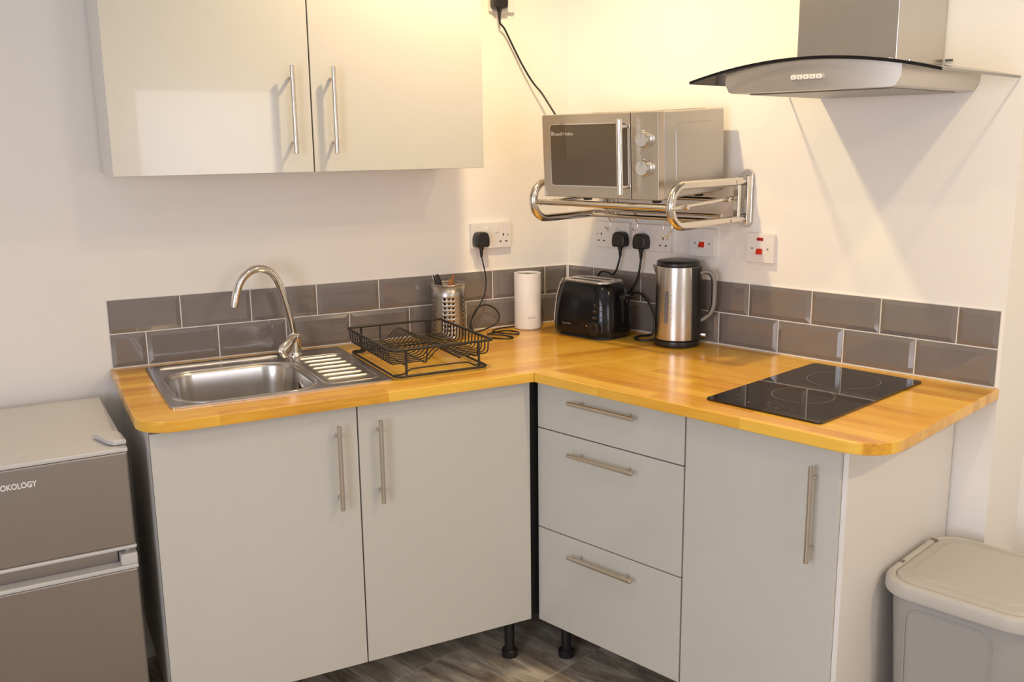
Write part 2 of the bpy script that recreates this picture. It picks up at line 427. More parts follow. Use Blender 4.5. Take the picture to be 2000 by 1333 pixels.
# ------------------------------------------------------------------ worktop
WT, WB = 0.910, 0.883
wt = T('worktop', 'oak block worktop running round the corner with rounded front ends', 'worktop', (-0.75, -0.3, WB))
def arc(cx, cy, r, a0, a1, n=8): return [(cx+r*math.cos(a0+(a1-a0)*k/n), cy+r*math.sin(a0+(a1-a0)*k/n)) for k in range(n+1)]
xl = -1.507; rr = 0.085
corner_end = (0.2035, -0.635)
outer = arc(xl+rr, -0.635+rr, rr, PI, 1.5*PI) + [(-0.4745, -0.635), (0.198, -0.618), (-0.0015, -0.0015+0.004), (xl, 0.003)]
sinkhole = rrect(-1.2165, -0.336, 0.186, 0.181, 0.06, 5)
b = BM(); plate_hole(b, outer, [sinkhole], WB, WT)
es = [e for e in b.edges if abs(e.verts[0].co.z-e.verts[1].co.z) < 1e-6 and len(e.link_faces) == 2 and e.calc_face_angle(0) > 1.0 and (e.verts[0].co.y < -0.5 or e.verts[0].co.x < -1.45)]
bmesh.ops.bevel(b, geom=es, offset=0.0022, segments=2, affect='EDGES', profile=0.5)
slab = wt.part('slab', b, 'oak')
# hob run, its grain follows the hob wall
i0 = toR(-0.4745, -0.6358); i1 = toR(0.198, -0.6188)
se = 1.443; wf = 0.657
po = [(i0[0], -wf+0.002)] + arc(se-0.095, -wf+0.095, 0.095, -PI/2, 0) + [(se, 0.003), (i1[0], 0.003)]
b = BM(); prism(b, po, WB, WT, 0)
es = [e for e in b.edges if abs(e.verts[0].co.z-e.verts[1].co.z) < 1e-6 and (e.verts[0].co.y < -0.3 and e.verts[1].co.y < -0.3 or min(e.verts[0].co.x, e.verts[1].co.x) > 1.44)]
es = [e for e in es if not (min(e.verts[0].co.x, e.verts[1].co.x) < i1[0]+0.02 and max(e.verts[0].co.x, e.verts[1].co.x) < 1.0)]
bmesh.ops.bevel(b, geom=es, offset=0.0022, segments=2, affect='EDGES', profile=0.5)
me = to_mesh('slab', b, 'oak'); so = child('slab', me, wt.o, -wt.b, TH)

# ------------------------------------------------------------------ handles, doors
def bar_handle(t, parent, p0, p1, out, r=0.006, inset=0.030):
    """bar between p0 and p1 (standing off the door), posts going back along +y by out"""
    p0 = Vector(p0); p1 = Vector(p1); d = (p1-p0).normalized(); b = BM()
    cyl(b, p0, p1, r, 16, 0.0012)
    for q in (p0+d*inset, p1-d*inset):
        cyl(b, q, q+Vector((0, out, 0)), 0.0045, 12)
    return t.part('handle', b, 'nickel', parent, label='brushed nickel bar handle')
def front(t, name, x0, x1, yf, z0, z1, th=0.018):
    o = t.part(name, box(BM(), x0, x1, yf, yf+th, z0, z1, 0.0012), 'gloss_door')
    t.part('edge_band', box(BM(), x0+0.0004, x1-0.0004, yf+0.004, yf+th-0.0005, z0-0.0003, z1+0.0003), 'door_edge', o)
    return o
def carcass(t, x0, x1, yf, z0, z1, top=False, mat='carcass'):
    b = BM(); k = 0.016
    box(b, x0, x0+k, yf, -0.004, z0, z1); box(b, x1-k, x1, yf, -0.004, z0, z1)
    box(b, x0+k, x1-k, yf, -0.004, z0, z0+k); box(b, x0+k, x1-k, -0.012, -0.004, z0+k, z1)
    if top: box(b, x0+k, x1-k, yf, -0.012, z1-k, z1)
    else:
        box(b, x0+k, x1-k, yf, yf+0.045, z1-k, z1)
    return t.part('body', b, mat)
def legs(t, pts, ztop=0.150):
    for x, y in pts:
        b = BM(); lathe(b, [(0.024, 0.0), (0.0245, 0.003), (0.0245, 0.020), (0.021, 0.024), (0.0155, 0.027), (0.0155, ztop-0.012), (0.028, ztop-0.008), (0.028, ztop-0.0002)], 20, x, y)
        t.part('leg', b, 'black_plastic')
YF = -0.595
XA, XB, XC = -1.4815, -0.978, -0.4755
base = T('base_cabinet', 'pale grey gloss double door base cabinet under the sink', 'cabinet', ((XA+XC)/2, -0.3, 0))
carcass(base, XA, XC, YF+0.0195, 0.152, WB-0.0003)
for a, b_, hx in ((XA, XB-0.0018, -1.036), (XB+0.0018, XC, -0.926)):
    d = front(base, 'door', a, b_, YF, 0.155, 0.874)
    bar_handle(base, d, (hx, YF-0.030, 0.611), (hx, YF-0.030, 0.836), 0.0305)
legs(base, [(-1.43, -0.53), (-0.503, -0.505), (-1.43, -0.06), (-0.503, -0.06)], 0.1522)

WF = 0.612; SA, SB, SC = 0.431, 0.929, 1.3315
dr = T('drawer_unit', 'pale grey gloss three drawer unit beside the inner corner', 'drawer unit', ((SA+SB)/2, -0.3, 0), 'R')
carcass(dr, SA+0.002, SB-0.0005, -WF+0.0195, 0.150, WB-0.0003)
for z0, z1, hz in ((0.7415, 0.874, 0.840), (0.4440, 0.7385, 0.694), (0.150, 0.4410, 0.3965)):
    d = front(dr, 'drawer_front', SA, SB-0.0022, -WF, z0, z1)
    bar_handle(dr, d, (0.567, -WF-0.030, hz), (0.790, -WF-0.030, hz), 0.0305)
legs(dr, [(0.452, -0.515), (0.89, -0.515), (0.47, -0.06), (0.89, -0.06)], 0.1502)
rc = T('base_cabinet', 'pale grey gloss single door base cabinet under the hob', 'cabinet', ((SB+SC)/2, -0.3, 0), 'R')
carcass(rc, SB+0.0005, SC-0.001, -WF+0.0195, 0.150, WB-0.0003)
d = front(rc, 'door', SB+0.0022, SC, -WF, 0.150, 0.874)
bar_handle(rc, d, (1.2785, -WF-0.030, 0.604), (1.2785, -WF-0.030, 0.831), 0.0305)
legs(rc, [(0.96, -0.515), (1.29, -0.515), (0.96, -0.06), (1.29, -0.06)], 0.1502)
rc.part('end_panel', box(BM(), SC+0.0005, SC+0.0125, -WF+0.012, -0.0005, 0.0005, WB-0.0005, 0.0008), 'panel_white', label='cream melamine end panel')
cp = T('corner_post', 'dark upright filler strip between the sink doors and the drawers', 'filler strip', (-0.456, -0.562, 0.15))
cp.part('strip', box(BM(), -0.4745, -0.437, -0.572, -0.556, 0.152, WB-0.0005, 0.001), 'black_matte')
cp.part('return', box(BM(), -0.4745, -0.462, -0.556, -0.54, 0.152, WB-0.0005, 0.001), 'black_matte')

# wall cabinet
UC = T('wall_cabinet', 'pale grey gloss double door wall cabinet above the sink', 'cabinet', (-0.977, 0.0, 1.459))
carcass(UC, -1.479, -0.4745, -0.301, 1.459, 2.18, True)
for a, b_, hx in ((-1.4805, -0.9785, -1.0315), (-0.9750, -0.4735, -0.9215)):
    d = front(UC, 'door', a, b_, -0.3205, 1.458, 2.178)
    bar_handle(UC, d, (hx, -0.3515, 1.506), (hx, -0.3515, 1.731), 0.0315)

# ------------------------------------------------------------------ sink
ZT = WT
SX0, SX1, SY0, SY1 = -1.420, -0.851, -0.531, -0.040
sk = T('sink', 'stainless steel inset sink with bowl and ribbed drainer', 'sink', ((SX0+SX1)/2, (SY0+SY1)/2, WT))
oc = ((SX0+SX1)/2, (SY0+SY1)/2); oh = ((SX1-SX0)/2, (SY1-SY0)/2)
bowl0 = rrect(-1.2165, -0.336, 0.178, 0.174, 0.085, 10)
b = BM()
out_ = rrect(*oc, *oh, 0.012, 10); out2 = rrect(*oc, oh[0]-0.009, oh[1]-0.009, 0.012, 10); out3 = rrect(*oc, oh[0]-0.015, oh[1]-0.015, 0.012, 10)
loft(b, [[(x, y, ZT+0.0004) for x, y in out_], [(x, y, ZT+0.0036) for x, y in out_], [(x, y, ZT+0.0052) for x, y in out2], [(x, y, ZT+0.0030) for x, y in out3]], False, False)
es = []
for loop in (out3, bowl0):
    vs = [b.verts.new((x, y, ZT+0.0030)) for x, y in loop]; es += [b.edges.new((vs[i], vs[(i+1) % len(vs)])) for i in range(len(vs))]
bmesh.ops.triangle_fill(b, edges=es, use_beauty=True)
bmesh.ops.remove_doubles(b, verts=b.verts, dist=1e-6)
sk.part('deck', b, 'sink_steel', smooth=30)
b = BM(); rings = []
for inset, z, r in ((0, 0.0030, 0.085), (0.004, 0.0018, 0.083), (0.008, -0.004, 0.080), (0.012, -0.05, 0.078), (0.020, -0.125, 0.072), (0.030, -0.143, 0.065), (0.050, -0.150, 0.050), (0.10, -0.152, 0.03), (0.14, -0.153, 0.012)):
    rings.append([(x, y, ZT+z) for x, y in rrect(-1.2165, -0.336, 0.178-inset, 0.174-inset, r, 10)])
loft(b, rings, False, True); sk.part('bowl', b, 'sink_steel', smooth=60)
b = BM(); lathe(b, [(0.034, ZT-0.1525), (0.034, ZT-0.1495), (0.028, ZT-0.1485), (0.012, ZT-0.1505)], 28, -1.215, -0.33); sk.part('plug_hole', b, 'chrome')
b = BM(); cyl(b, (-1.0462, -0.33, ZT-0.036), (-1.0525, -0.33, ZT-0.037), 0.017, 24, 0.001); ov = sk.part('overflow', b, 'chrome')
b = BM(); box(b, -1.0545, -1.0515, -0.342, -0.318, ZT-0.0385, ZT-0.0355); box(b, -1.0545, -1.0515, -0.332, -0.328, ZT-0.049, ZT-0.025); sk.part('overflow_slot', b, 'black_matte', ov)
# raised lips and drainer ribs pressed into the sheet
b = BM(); tube(b, [(x, y, ZT+0.0022) for x, y in rrect(-1.2165, -0.336, 0.183, 0.179, 0.090, 10)], 0.0042, 8, True); sk.part('bowl_lip', b, 'sink_steel')
b = BM(); tube(b, [(-1.385, -0.085, ZT+0.0005), (-1.37, -0.085, ZT+0.0024), (-1.07, -0.085, ZT+0.0024), (-1.055, -0.085, ZT+0.0005)], 0.008, 10); sk.part('ledge_ridge', b, 'sink_steel')
for k in range(7):
    y = -0.158 - k*0.0455
    b = BM(); tube(b, [(-1.006, y, ZT-0.001), (-0.998, y, ZT+0.0022), (-0.898, y, ZT+0.0022), (-0.890, y, ZT-0.001)], 0.0046, 10)
    sk.part('drainer_rib', b, 'sink_steel')
b = BM(); tube(b, [(x, y, ZT+0.0012) for x, y in rrect(-0.947, -0.307, 0.076, 0.176, 0.03, 6)], 0.0034, 8, True); sk.part('drainer_lip', b, 'sink_steel')

# tap
tp = T('tap', 'chrome swan neck mixer tap with lever standing behind the sink', 'tap', (-1.003, -0.100, ZT+0.003))
b = BM(); lathe(b, [(0.025, ZT+0.0033), (0.025, ZT+0.008), (0.0225, ZT+0.012), (0.0205, ZT+0.016), (0.0205, ZT+0.058), (0.0195, ZT+0.066), (0.015, ZT+0.071)], 28, -1.003, -0.100); tp.part('body', b, 'chrome')
path = spline([(-1.004, -0.099, 0.975), (-1.010, -0.099, 1.02), (-1.022, -0.100, 1.075), (-1.037, -0.102, 1.13), (-1.055, -0.104, 1.163), (-1.082, -0.107, 1.180), (-1.112, -0.111, 1.180), (-1.143, -0.115, 1.160), (-1.161, -0.118, 1.130), (-1.170, -0.121, 1.100), (-1.1735, -0.122, 1.081)], 5)
b = BM(); tube(b, path, 0.0112, 18); spo = tp.part('spout', b, 'chrome', smooth=60)
b = BM(); cyl(b, (-1.0735-0.1, -0.122, 1.085), (-1.1745, -0.1223, 1.0775), 0.0117, 18, 0.001); tp.part('nozzle', b, 'steel', spo)
b = BM()   # paddle lever
c0 = Vector((-1.004, -0.116, 0.977)); c1 = Vector((-1.056, -0.152, 0.929)); ax = (c1-c0).normalized(); sd_ = ax.cross(Vector((0.35, -1, 0.1))).normalized(); nn = sd_.cross(ax).normalized()
rings = []
for tt, wx, th in ((0, 0.008, 0.006), (0.08, 0.0115, 0.009), (0.3, 0.0145, 0.0105), (0.55, 0.0195, 0.011), (0.8, 0.0225, 0.010), (0.93, 0.0195, 0.008), (1.0, 0.012, 0.0045), (1.02, 0.005, 0.0015)):
    c = c0 + (c1-c0)*tt; rings.append([c+sd_*wx*math.cos(2*PI*k/16)+nn*th*math.sin(2*PI*k/16) for k in range(16)])
loft(b, rings); tp.part('lever', b, 'chrome', smooth=70)

# ------------------------------------------------------------------ hob
hb = T('hob', 'black glass two zone induction hob set in the worktop', 'hob', (1.120, -0.322, WT), 'R', rz=math.radians(-1.4))
hc = (1.120, -0.322)
b = BM(); prism(b, rrect(*hc, 0.153, 0.2605, 0.010, 5), WT+0.0004, WT+0.0055, 0.0012); gl = hb.part('glass', b, 'hob_glass')
def ring(cx, cy, z, r0, r1, n=64):
    bm = BM(); rings = [[(cx+r*math.cos(2*PI*k/n), cy+r*math.sin(2*PI*k/n), z) for k in range(n)] for r in (r0, r1)]
    loft(bm, rings, False, False); return bm
hb.part('zone_ring', ring(1.121, -0.188, WT+0.00575, 0.0905, 0.0920), 'mark_grey', gl)
hb.part('zone_ring', ring(1.125, -0.398, WT+0.00575, 0.0740, 0.0754), 'mark_grey', gl)
for k, (x, y, wx, wy) in enumerate([(1.010, -0.505, 0.010, 0.0016), (1.035, -0.520, 0.0016, 0.010), (1.035, -0.538, 0.008, 0.0016), (1.065, -0.520, 0.010, 0.0016), (1.065, -0.545, 0.006, 0.006), (1.100, -0.515, 0.0016, 0.014), (1.115, -0.540, 0.012, 0.0016), (1.140, -0.520, 0.010, 0.0016), (1.140, -0.545, 0.006, 0.006), (1.165, -0.520, 0.0016, 0.014), (1.180, -0.540, 0.010, 0.0016), (1.215, -0.545, 0.016, 0.0018)]):
    hb.part('touch_mark', box(BM(), x-wx/2, x+wx/2, y-wy/2, y+wy/2, WT+0.0055, WT+0.0058), 'mark_dim', gl)

# ------------------------------------------------------------------ cooker hood
HC = 1.1185
hd = T('cooker_hood', 'stainless steel chimney cooker hood with curved glass canopy over the hob', 'cooker hood', (HC, 0, 1.637), 'R')
def ztop(s): return 1.7115 - 0.040*((s-HC)/0.305)**2
# canopy glass
def glass_loft(y0, y1, th, n=28, h=0.3055, lift=0.0):
    bm = BM(); rings = []
    for k in range(n+1):
        s = HC-h+2*h*k/n; z = ztop(s)+lift
        rings.append([(s, y0, z-th), (s, y0, z), (s, y1, z), (s, y1, z-th)])
    loft(bm, rings); return bm
hd.part('canopy_glass', glass_loft(-0.463, -0.0008, 0.006), 'clear_glass', label='clear curved glass canopy')
hd.part('canopy_edge', glass_loft(-0.4655, -0.4632, 0.0066, lift=0.0003), 'black_gloss', label='dark polished front edge of the glass')
b = BM(); box(b, HC+0.3056, HC+0.3078, -0.463, -0.0008, ztop(HC+0.3055)-0.006, ztop(HC+0.3055)); hd.part('canopy_side_edge', b, 'grey_plastic')
b = BM(); box(b, HC-0.3078, HC-0.3056, -0.463, -0.0008, ztop(HC+0.3055)-0.006, ztop(HC+0.3055)); hd.part('canopy_side_edge', b, 'grey_plastic')
# body below the glass
b = BM(); rings = []; hw = 0.2150; n = 40
for k in range(n+1):
    u = -1+2*k/n; s = HC+hw*u; zt = ztop(s)-0.0068
    ed = max(0, abs(u)*hw-(hw-0.022))/0.022
    zb = 1.6385+0.022*(1-math.sqrt(max(0, 1-ed*ed)))
    yf = -(0.446+0.010*(1-u*u))
    rings.append([(s, yf, zb), (s, yf, zt), (s, -0.001, zt), (s, -0.001, zb)])
loft(b, rings); hd.part('body', b, 'steel_h', smooth=30)
b = BM(); box(b, HC-0.175, HC+0.175, -0.40, -0.04, 1.6355, 1.6383, 0.001); hd.part('filter', b, 'filter_mesh')
# button strip
b = BM(); yprism(b, rrect(1.1235, 1.6675, 0.0405, 0.0062, 0.006, 5), -0.4605, -0.4555, 0.001); cp_ = hd.part('control_panel', b, 'silver_paint')
for k in range(5):
    b = BM(); yprism(b, rrect(1.1235-0.031+k*0.0155, 1.6675, 0.0064, 0.0046, 0.0025, 4), -0.4628, -0.4604, 0.0006); bt = hd.part('button', b, 'white_plastic', cp_)
    hd.part('button_mark', box(BM(), 1.1235-0.031+k*0.0155-0.0017, 1.1235-0.031+k*0.0155+0.0017, -0.4631, -0.4628, 1.6662, 1.6688), 'mark_grey', cp_)
b = BM(); box(b, 0.993, 1.244, -0.272, -0.0005, ztop(HC)-0.012, H-0.0005, 0.003); hd.part('chimney', b, 'steel')
for s_, w_ in ((1.242, 0.300), (1.300, 0.330)):
    b = BM(); lathe(b, [(0.0055, 0), (0.0055, 0.004), (0.003, 0.006)], 14, s_, -w_); bmesh.ops.translate(b, vec=(0, 0, ztop(s_)), verts=b.verts); hd.part('fixing_screw', b, 'chrome')
b = BM(); yprism(b, rrect(1.257, 1.7165, 0.0095, 0.0028, 0.001, 2), -0.0012, -0.0006); hd.part('maker_sticker', b, 'mark_dim')

# ------------------------------------------------------------------ microwave bracket
br = T('microwave_bracket', 'chromed tube wall bracket with looped arms carrying the microwave', 'wall bracket', (0.4525, 0, 1.285), 'R')
for s_ in (0.200, 0.705):
    pts = [(s_, -0.018, 1.411), (s_, -0.20, 1.411), (s_, -0.327, 1.411)]
    pts += [(s_, -0.327-0.055*math.sin(a), 1.356+0.055*math.cos(a)) for a in [PI*k/14 for k in range(1, 14)]]
    pts += [(s_, -0.327, 1.301), (s_, -0.20, 1.301), (s_, -0.018, 1.301)]
    b = BM(); tube(b, pts, 0.0125, 18); arm = br.part('arm', b, 'satin_chrome', smooth=60)
    b = BM(); box(b, s_-0.0085, s_+0.0085, -0.062, -0.048, 1.302, 1.411, 0.002); br.part('upright', b, 'satin_chrome', arm)
    for zz, ww in ((1.411, 0.075), (1.301, 0.10), (1.352, 0.383)):
        b = BM(); cyl(b, (s_+0.011, -ww, zz), (s_+0.0145, -ww, zz), 0.0055, 14, 0.001); br.part('rivet', b, 'satin_chrome', arm)
    b = BM(); yprism(b, rrect(s_, 1.3605, 0.0185, 0.085, 0.018, 6), -0.006, -0.0004, 0.0015); wp = br.part('wall_plate', b, 'satin_chrome')
    b = BM()
    for q in (-0.015, 0.015): box(b, s_+q-0.002, s_+q+0.002, -0.028, -0.006, 1.285, 1.427, 0.0008)
    br.part('cheek', b, 'satin_chrome', wp)
    b = BM(); box(b, s_-0.009, s_+0.009, -0.0075, -0.006, 1.318, 1.358); br.part('sticker', b, 'mark_white', wp)
    for zz in (1.292, 1.431):
        b = BM(); cyl(b, (s_, -0.006, zz), (s_, -0.0095, zz), 0.006, 14, 0.001); br.part('bolt', b, 'satin_chrome', wp)
for (w_, z_, r_) in ((0.378, 1.352, 0.0082), (0.300, 1.3496, 0.006), (0.095, 1.360, 0.006)):
    b = BM(); cyl(b, (0.200, -w_, z_), (0.705, -w_, z_), r_, 14); br.part('crossbar', b, 'satin_chrome')
for s_ in (0.216, 0.689):
    b = BM(); cyl(b, (s_, -0.374, 1.3475), (s_, -0.050, 1.3635), 0.0065, 14); br.part('side_rail', b, 'satin_chrome')
for dz in (0.0, ):
    b = BM(); cyl(b, (0.200, -0.118, 1.297), (0.705, -0.158, 1.3045), 0.0062, 14); br.part('hook_rail', b, 'satin_chrome')
b = BM(); cyl(b, (0.200, -0.098, 1.312), (0.705, -0.135, 1.318), 0.004, 12); br.part('hook_rail', b, 'satin_chrome')
for k, (s_, lb) in enumerate(((0.281, 'chrome hook on the bracket rail above the toaster plug'), (0.394, 'chrome hook on the bracket rail above the kettle plug'), (0.690, 'chrome hook hanging under the right bracket arm'))):
    if k < 2: w_ = 0.118+0.040*(s_-0.2)/0.505; zt = 1.297+0.0075*(s_-0.2)/0.505
    else: w_ = 0.372; zt = 1.3000
    h_ = T('hook', lb, 'hook', (s_, -w_, zt-0.045), 'R', 'hooks on the microwave bracket')
    b = BM(); r_ = 0.0062+0.0022 if k < 2 else 0.0125+0.0024
    pts = [(s_+r_*math.sin(a), -w_, zt+r_*math.cos(a)) for a in [PI*(-0.6+1.5*q/8) for q in range(9)]]
    if k < 2:
        pts += [(s_+0.010, -w_, zt-0.020), (s_+0.012, -w_, zt-0.033), (s_+0.004, -w_-0.004, zt-0.042), (s_-0.006, -w_-0.006, zt-0.037)]
    else:
        pts += [(s_+0.006, -w_, zt-0.018), (s_-0.004, -w_, zt-0.026), (s_-0.014, -w_, zt-0.024)]
    tube(b, spline(pts, 3), 0.0021, 8); h_.part('wire', b, 'satin_chrome', smooth=70)
    b = BM(); q = pts[-1]; bmesh.ops.create_uvsphere(b, u_segments=10, v_segments=6, radius=0.0034); bmesh.ops.translate(b, vec=q, verts=b.verts); h_.part('tip', b, 'satin_chrome')

# ------------------------------------------------------------------ microwave
m0, m1, mf, mk = 0.2265, 0.6505, -0.360, -0.040
MZ0, MZ1 = 1.3690, 1.6070
mw = T('microwave', 'silver microwave oven with two dials on the wall bracket', 'microwave', ((m0+m1)/2, mf, 1.3565), 'R', rx=math.radians(2.7))
b = BM(); box(b, m0+0.004, m1, mf+0.028, mk, MZ0, MZ1, 0.006, 3); cs = mw.part('case', b, 'silver_paint')
for z0, z1 in ((0, 0),):
    b = BM(); pts = [(m1+0.0002, -0.10, MZ1-0.033), (m1+0.0002, -0.255, MZ1-0.033), (m1+0.0002, -0.272, MZ1-0.040), (m1+0.0002, -0.279, MZ1-0.055), (m1+0.0002, -0.279, MZ0+0.05)]
    tube(b, pts, 0.0018, 8); mw.part('pressed_line', b, 'silver_paint', cs)
b = BM(); box(b, m0+0.02, m1-0.02, mf+0.05, mk-0.02, MZ0-0.003, MZ0+0.002); mw.part('underside', b, 'black_matte', cs)
b = BM(); box(b, m0+0.18, m1-0.01, mf+0.02, mk-0.08, MZ1-0.0005, MZ1+0.0025, 0.002); mw.part('top_swage', b, 'silver_paint', cs)
dsp = 0.5565
b = BM(); box(b, m0, dsp-0.001, mf, mf+0.028, MZ0, MZ1, 0.003); md = mw.part('door', b, 'mw_front')
wx0, wx1, wz0, wz1 = 0.2605, 0.5475, MZ0+0.035, MZ0+0.2085
def frame_rect(bm, x0, x1, z0, z1, t, y0, y1, r=0.008):
    cx, cz = (x0+x1)/2, (z0+z1)/2
    for a, b_ in ((0, t),):
        o_ = rrect(cx, cz, (x1-x0)/2+t, (z1-z0)/2+t, r+t, 4); i_ = rrect(cx, cz, (x1-x0)/2, (z1-z0)/2, r, 4)
        loft(bm, [[(x, y1, z) for x, z in o_], [(x, y0, z) for x, z in o_], [(x, y0, z) for x, z in i_], [(x, y1, z) for x, z in i_]], False, False)
b = BM(); frame_rect(b, wx0, wx1, wz0, wz1, 0.003, mf-0.0015, mf+0.002); mw.part('window_rim', b, 'chrome', md)
b = BM(); yprism(b, rrect((wx0+wx1)/2, (wz0+wz1)/2, (wx1-wx0)/2, (wz1-wz0)/2, 0.008, 4), mf-0.0006, mf+0.001); mw.part('window', b, 'mw_glass', md)
mw.text('lettering', 'Russell Hobbs', 0.0138, (0.2690, mf-0.0010, wz1-0.030), 'mark_light', md, 0.078)
b = BM(); frame_rect(b, 0.2645, 0.2672, wz1-0.030, wz1-0.019, 0.0006, mf-0.0012, mf-0.0006, 0.001); mw.part('emblem', b, 'mark_white', md)
b = BM(); cyl(b, (0.5465, mf-0.037, MZ0+0.016), (0.5465, mf-0.037, MZ0+0.2215), 0.0088, 18, 0.0015); hnd = mw.part('handle', b, 'satin_chrome', md)
for zz in (MZ0+0.036, MZ0+0.200):
    b = BM(); cyl(b, (0.5465, mf-0.037, zz), (0.5465, mf, zz), 0.0065, 14); mw.part('handle_post', b, 'chrome', hnd)
b = BM(); box(b, dsp+0.001, m1, mf, mf+0.028, MZ0, MZ1, 0.003); mp_ = mw.part('control_panel', b, 'mw_front')
for zz in (MZ0+0.166, MZ0+0.0885):
    b = BM()
    rings = []
    for r_, y_ in ((0.0235, 0), (0.0235, -0.003), (0.0215, -0.004), (0.0212, -0.016), (0.0195, -0.0185), (0.010, -0.0188)):
        rings.append([(0.6065+r_*math.cos(2*PI*k/32), mf+y_, zz+r_*math.sin(2*PI*k/32)) for k in range(32)])
    loft(b, rings, False, True); kn = mw.part('dial', b, 'chrome')
    b = BM(); box(b, 0.6058, 0.6072, mf-0.0193, mf-0.0187, zz+0.004, zz+0.018); mw.part('pointer', b, 'mark_grey', kn)
    for k in range(9):
        a = math.radians(-50+k*35); x = 0.6065+0.0300*math.sin(a); z = zz+0.0300*math.cos(a)
        mw.part('dial_mark', box(BM(), x-0.0018, x+0.0018, mf-0.0004, mf+0.0002, z-0.0006, z+0.0006), 'mark_grey', mp_)
    mw.part('dial_caption', box(BM(), 0.588, 0.598, mf-0.0004, mf+0.0002, zz+0.0385, zz+0.0402), 'mark_grey', mp_)
for x in (0.347, 0.60):
    for y in (-0.300, -0.095):
        b = BM(); lathe(b, [(0.0125, 1.3565), (0.0135, 1.3585), (0.0135, MZ0-0.0028)], 16, x, y); mw.part('foot', b, 'black_plastic')

# ------------------------------------------------------------------ sockets, switches, plugs
def pin_slots(t, pl_, cx, cz, yf):
    for dx, dz, wx, wz in ((0, 0.011, 0.0042, 0.0085), (-0.0112, -0.0113, 0.0066, 0.0046), (0.0112, -0.0113, 0.0066, 0.0046)):
        t.part('pin_slot', box(BM(), cx+dx-wx/2, cx+dx+wx/2, yf-0.0004, yf+0.001, cz+dz-wz/2, cz+dz+wz/2), 'black_matte', pl_)
def socket(label, frame, cx, cz, wd, outlets, group, screws=True):
    t = T('wall_socket', label, 'socket', (cx, 0, cz-0.043), frame, group)
    yf = -0.0105 + OFF*0
    b = BM(); yprism(b, rrect(cx, cz, wd/2, 0.043, 0.004, 4), yf, OFF-0.0004, 0.0025); pl_ = t.part('plate', b, 'white_plastic')
    for ox in outlets:
        pin_slots(t, pl_, cx+ox, cz-0.010, yf)
        b = BM(); box(b, cx+ox*0.42-0.0055, cx+ox*0.42+0.0055, yf-0.0032, yf+0.001, cz+0.009, cz+0.027, 0.0015); sw = t.part('rocker_switch', b, 'white_plastic', pl_)
    if screws:
        for ox in (-1, 1):
            b = BM(); cyl(b, (cx+ox*(wd/2-0.0125), yf+0.0005, cz), (cx+ox*(wd/2-0.0125), yf-0.0008, cz), 0.0030, 12); t.part('screw', b, 'nickel', pl_)
    return t
G = 'white double wall sockets'
socket('white double socket on the sink wall beside the wall cabinet', 'L', -0.300, 1.2260, 0.147, (-0.044, 0.044), G)
socket('white double socket nearest the corner on the hob wall', 'R', 0.2040, 1.2240, 0.146, (-0.044, 0.044), G)
socket('white double socket between the other double socket and red switch', 'R', 0.3690, 1.2230, 0.146, (-0.044, 0.044), G)
socket('white single socket high on the sink wall at the top edge', 'L', -0.2485, 1.980, 0.087, (-0.0,), None)
def red_switch(label, cx, cz, neon):
    t = T('cooker_switch', label, 'switch', (cx, 0, cz-0.043), 'R', 'white wall switches with red rockers')
    yf = -0.0105
    b = BM(); yprism(b, rrect(cx, cz, 0.0445, 0.043, 0.004, 4), yf, OFF-0.0004, 0.0025); pl_ = t.part('plate', b, 'white_plastic')
    zc = cz-0.004 if neon else cz
    b = BM(); box(b, cx-0.0115, cx+0.0115, yf-0.0012, yf+0.001, zc-0.0165, zc+0.0165, 0.001); t.part('rocker_surround', b, 'white_plastic', pl_)
    b = BM(); v = [(cx-0.0095, zc)]
    z0, z1 = (zc-0.0135, zc+0.004)
    prof = [(yf-0.0005, z1), (yf-0.0085, z0+0.002), (yf-0.0085, z0), (yf-0.0005, z0-0.001)]
    loft(b, [[(cx-0.0092, y, z) for y, z in prof], [(cx+0.0092, y, z) for y, z in prof]]); t.part('rocker', b, 'red_plastic', pl_, 'red rocker')
    if neon:
        b = BM(); box(b, cx-0.0105, cx+0.0105, yf-0.0014, yf+0.001, cz+0.0215, cz+0.0305, 0.0008); t.part('neon_indicator', b, 'neon_red', pl_, 'dark red neon indicator')
    for ox in (-1, 1):
        b = BM(); cyl(b, (cx+ox*0.0255, yf+0.0005, cz-0.002), (cx+ox*0.0255, yf-0.0008, cz-0.002), 0.0032, 12); t.part('screw', b, 'grey_plastic', pl_)
red_switch('white switch with a red rocker behind the kettle', 0.5590, 1.2210, False)
red_switch('white switch with red rocker and red indicator right of the kettle', 0.7590, 1.2180, True)

def plug_part(t, cx, cz, yb=-0.0110, parent=None):
    """black three pin plug, cable leaving downwards; authored in the frame of its thing"""
    b = BM()
    out = [(-0.0200, -0.0245), (0.0200, -0.0245), (0.0245, -0.0205), (0.0258, -0.010), (0.0255, 0.002), (0.0230, 0.0135), (0.0175, 0.0215), (0.0090, 0.0250), (-0.0090, 0.0250), (-0.0175, 0.0215), (-0.0230, 0.0135), (-0.0255, 0.002), (-0.0258, -0.010), (-0.0245, -0.0205)]
    yprism(b, [(cx+x, cz+z) for x, z in out], yb-0.030, yb-0.0003, 0.006, 3)
    p = t.part('plug', b, 'black_plastic', parent, 'black three pin plug')
    b = BM(); cyl(b, (cx, yb-0.014, cz-0.022), (cx, yb-0.013, cz-0.034), 0.0085, 14, 0.002); tube(b, [(cx, yb-0.013, cz-0.033), (cx, yb-0.013, cz-0.058)], [0.0066, 0.0042], 12)
    t.part('strain_relief', b, 'black_plastic', p)
    return (cx, yb-0.013, cz-0.056)
def Lf(s, w_, z): v = R(s, w_, z); return v

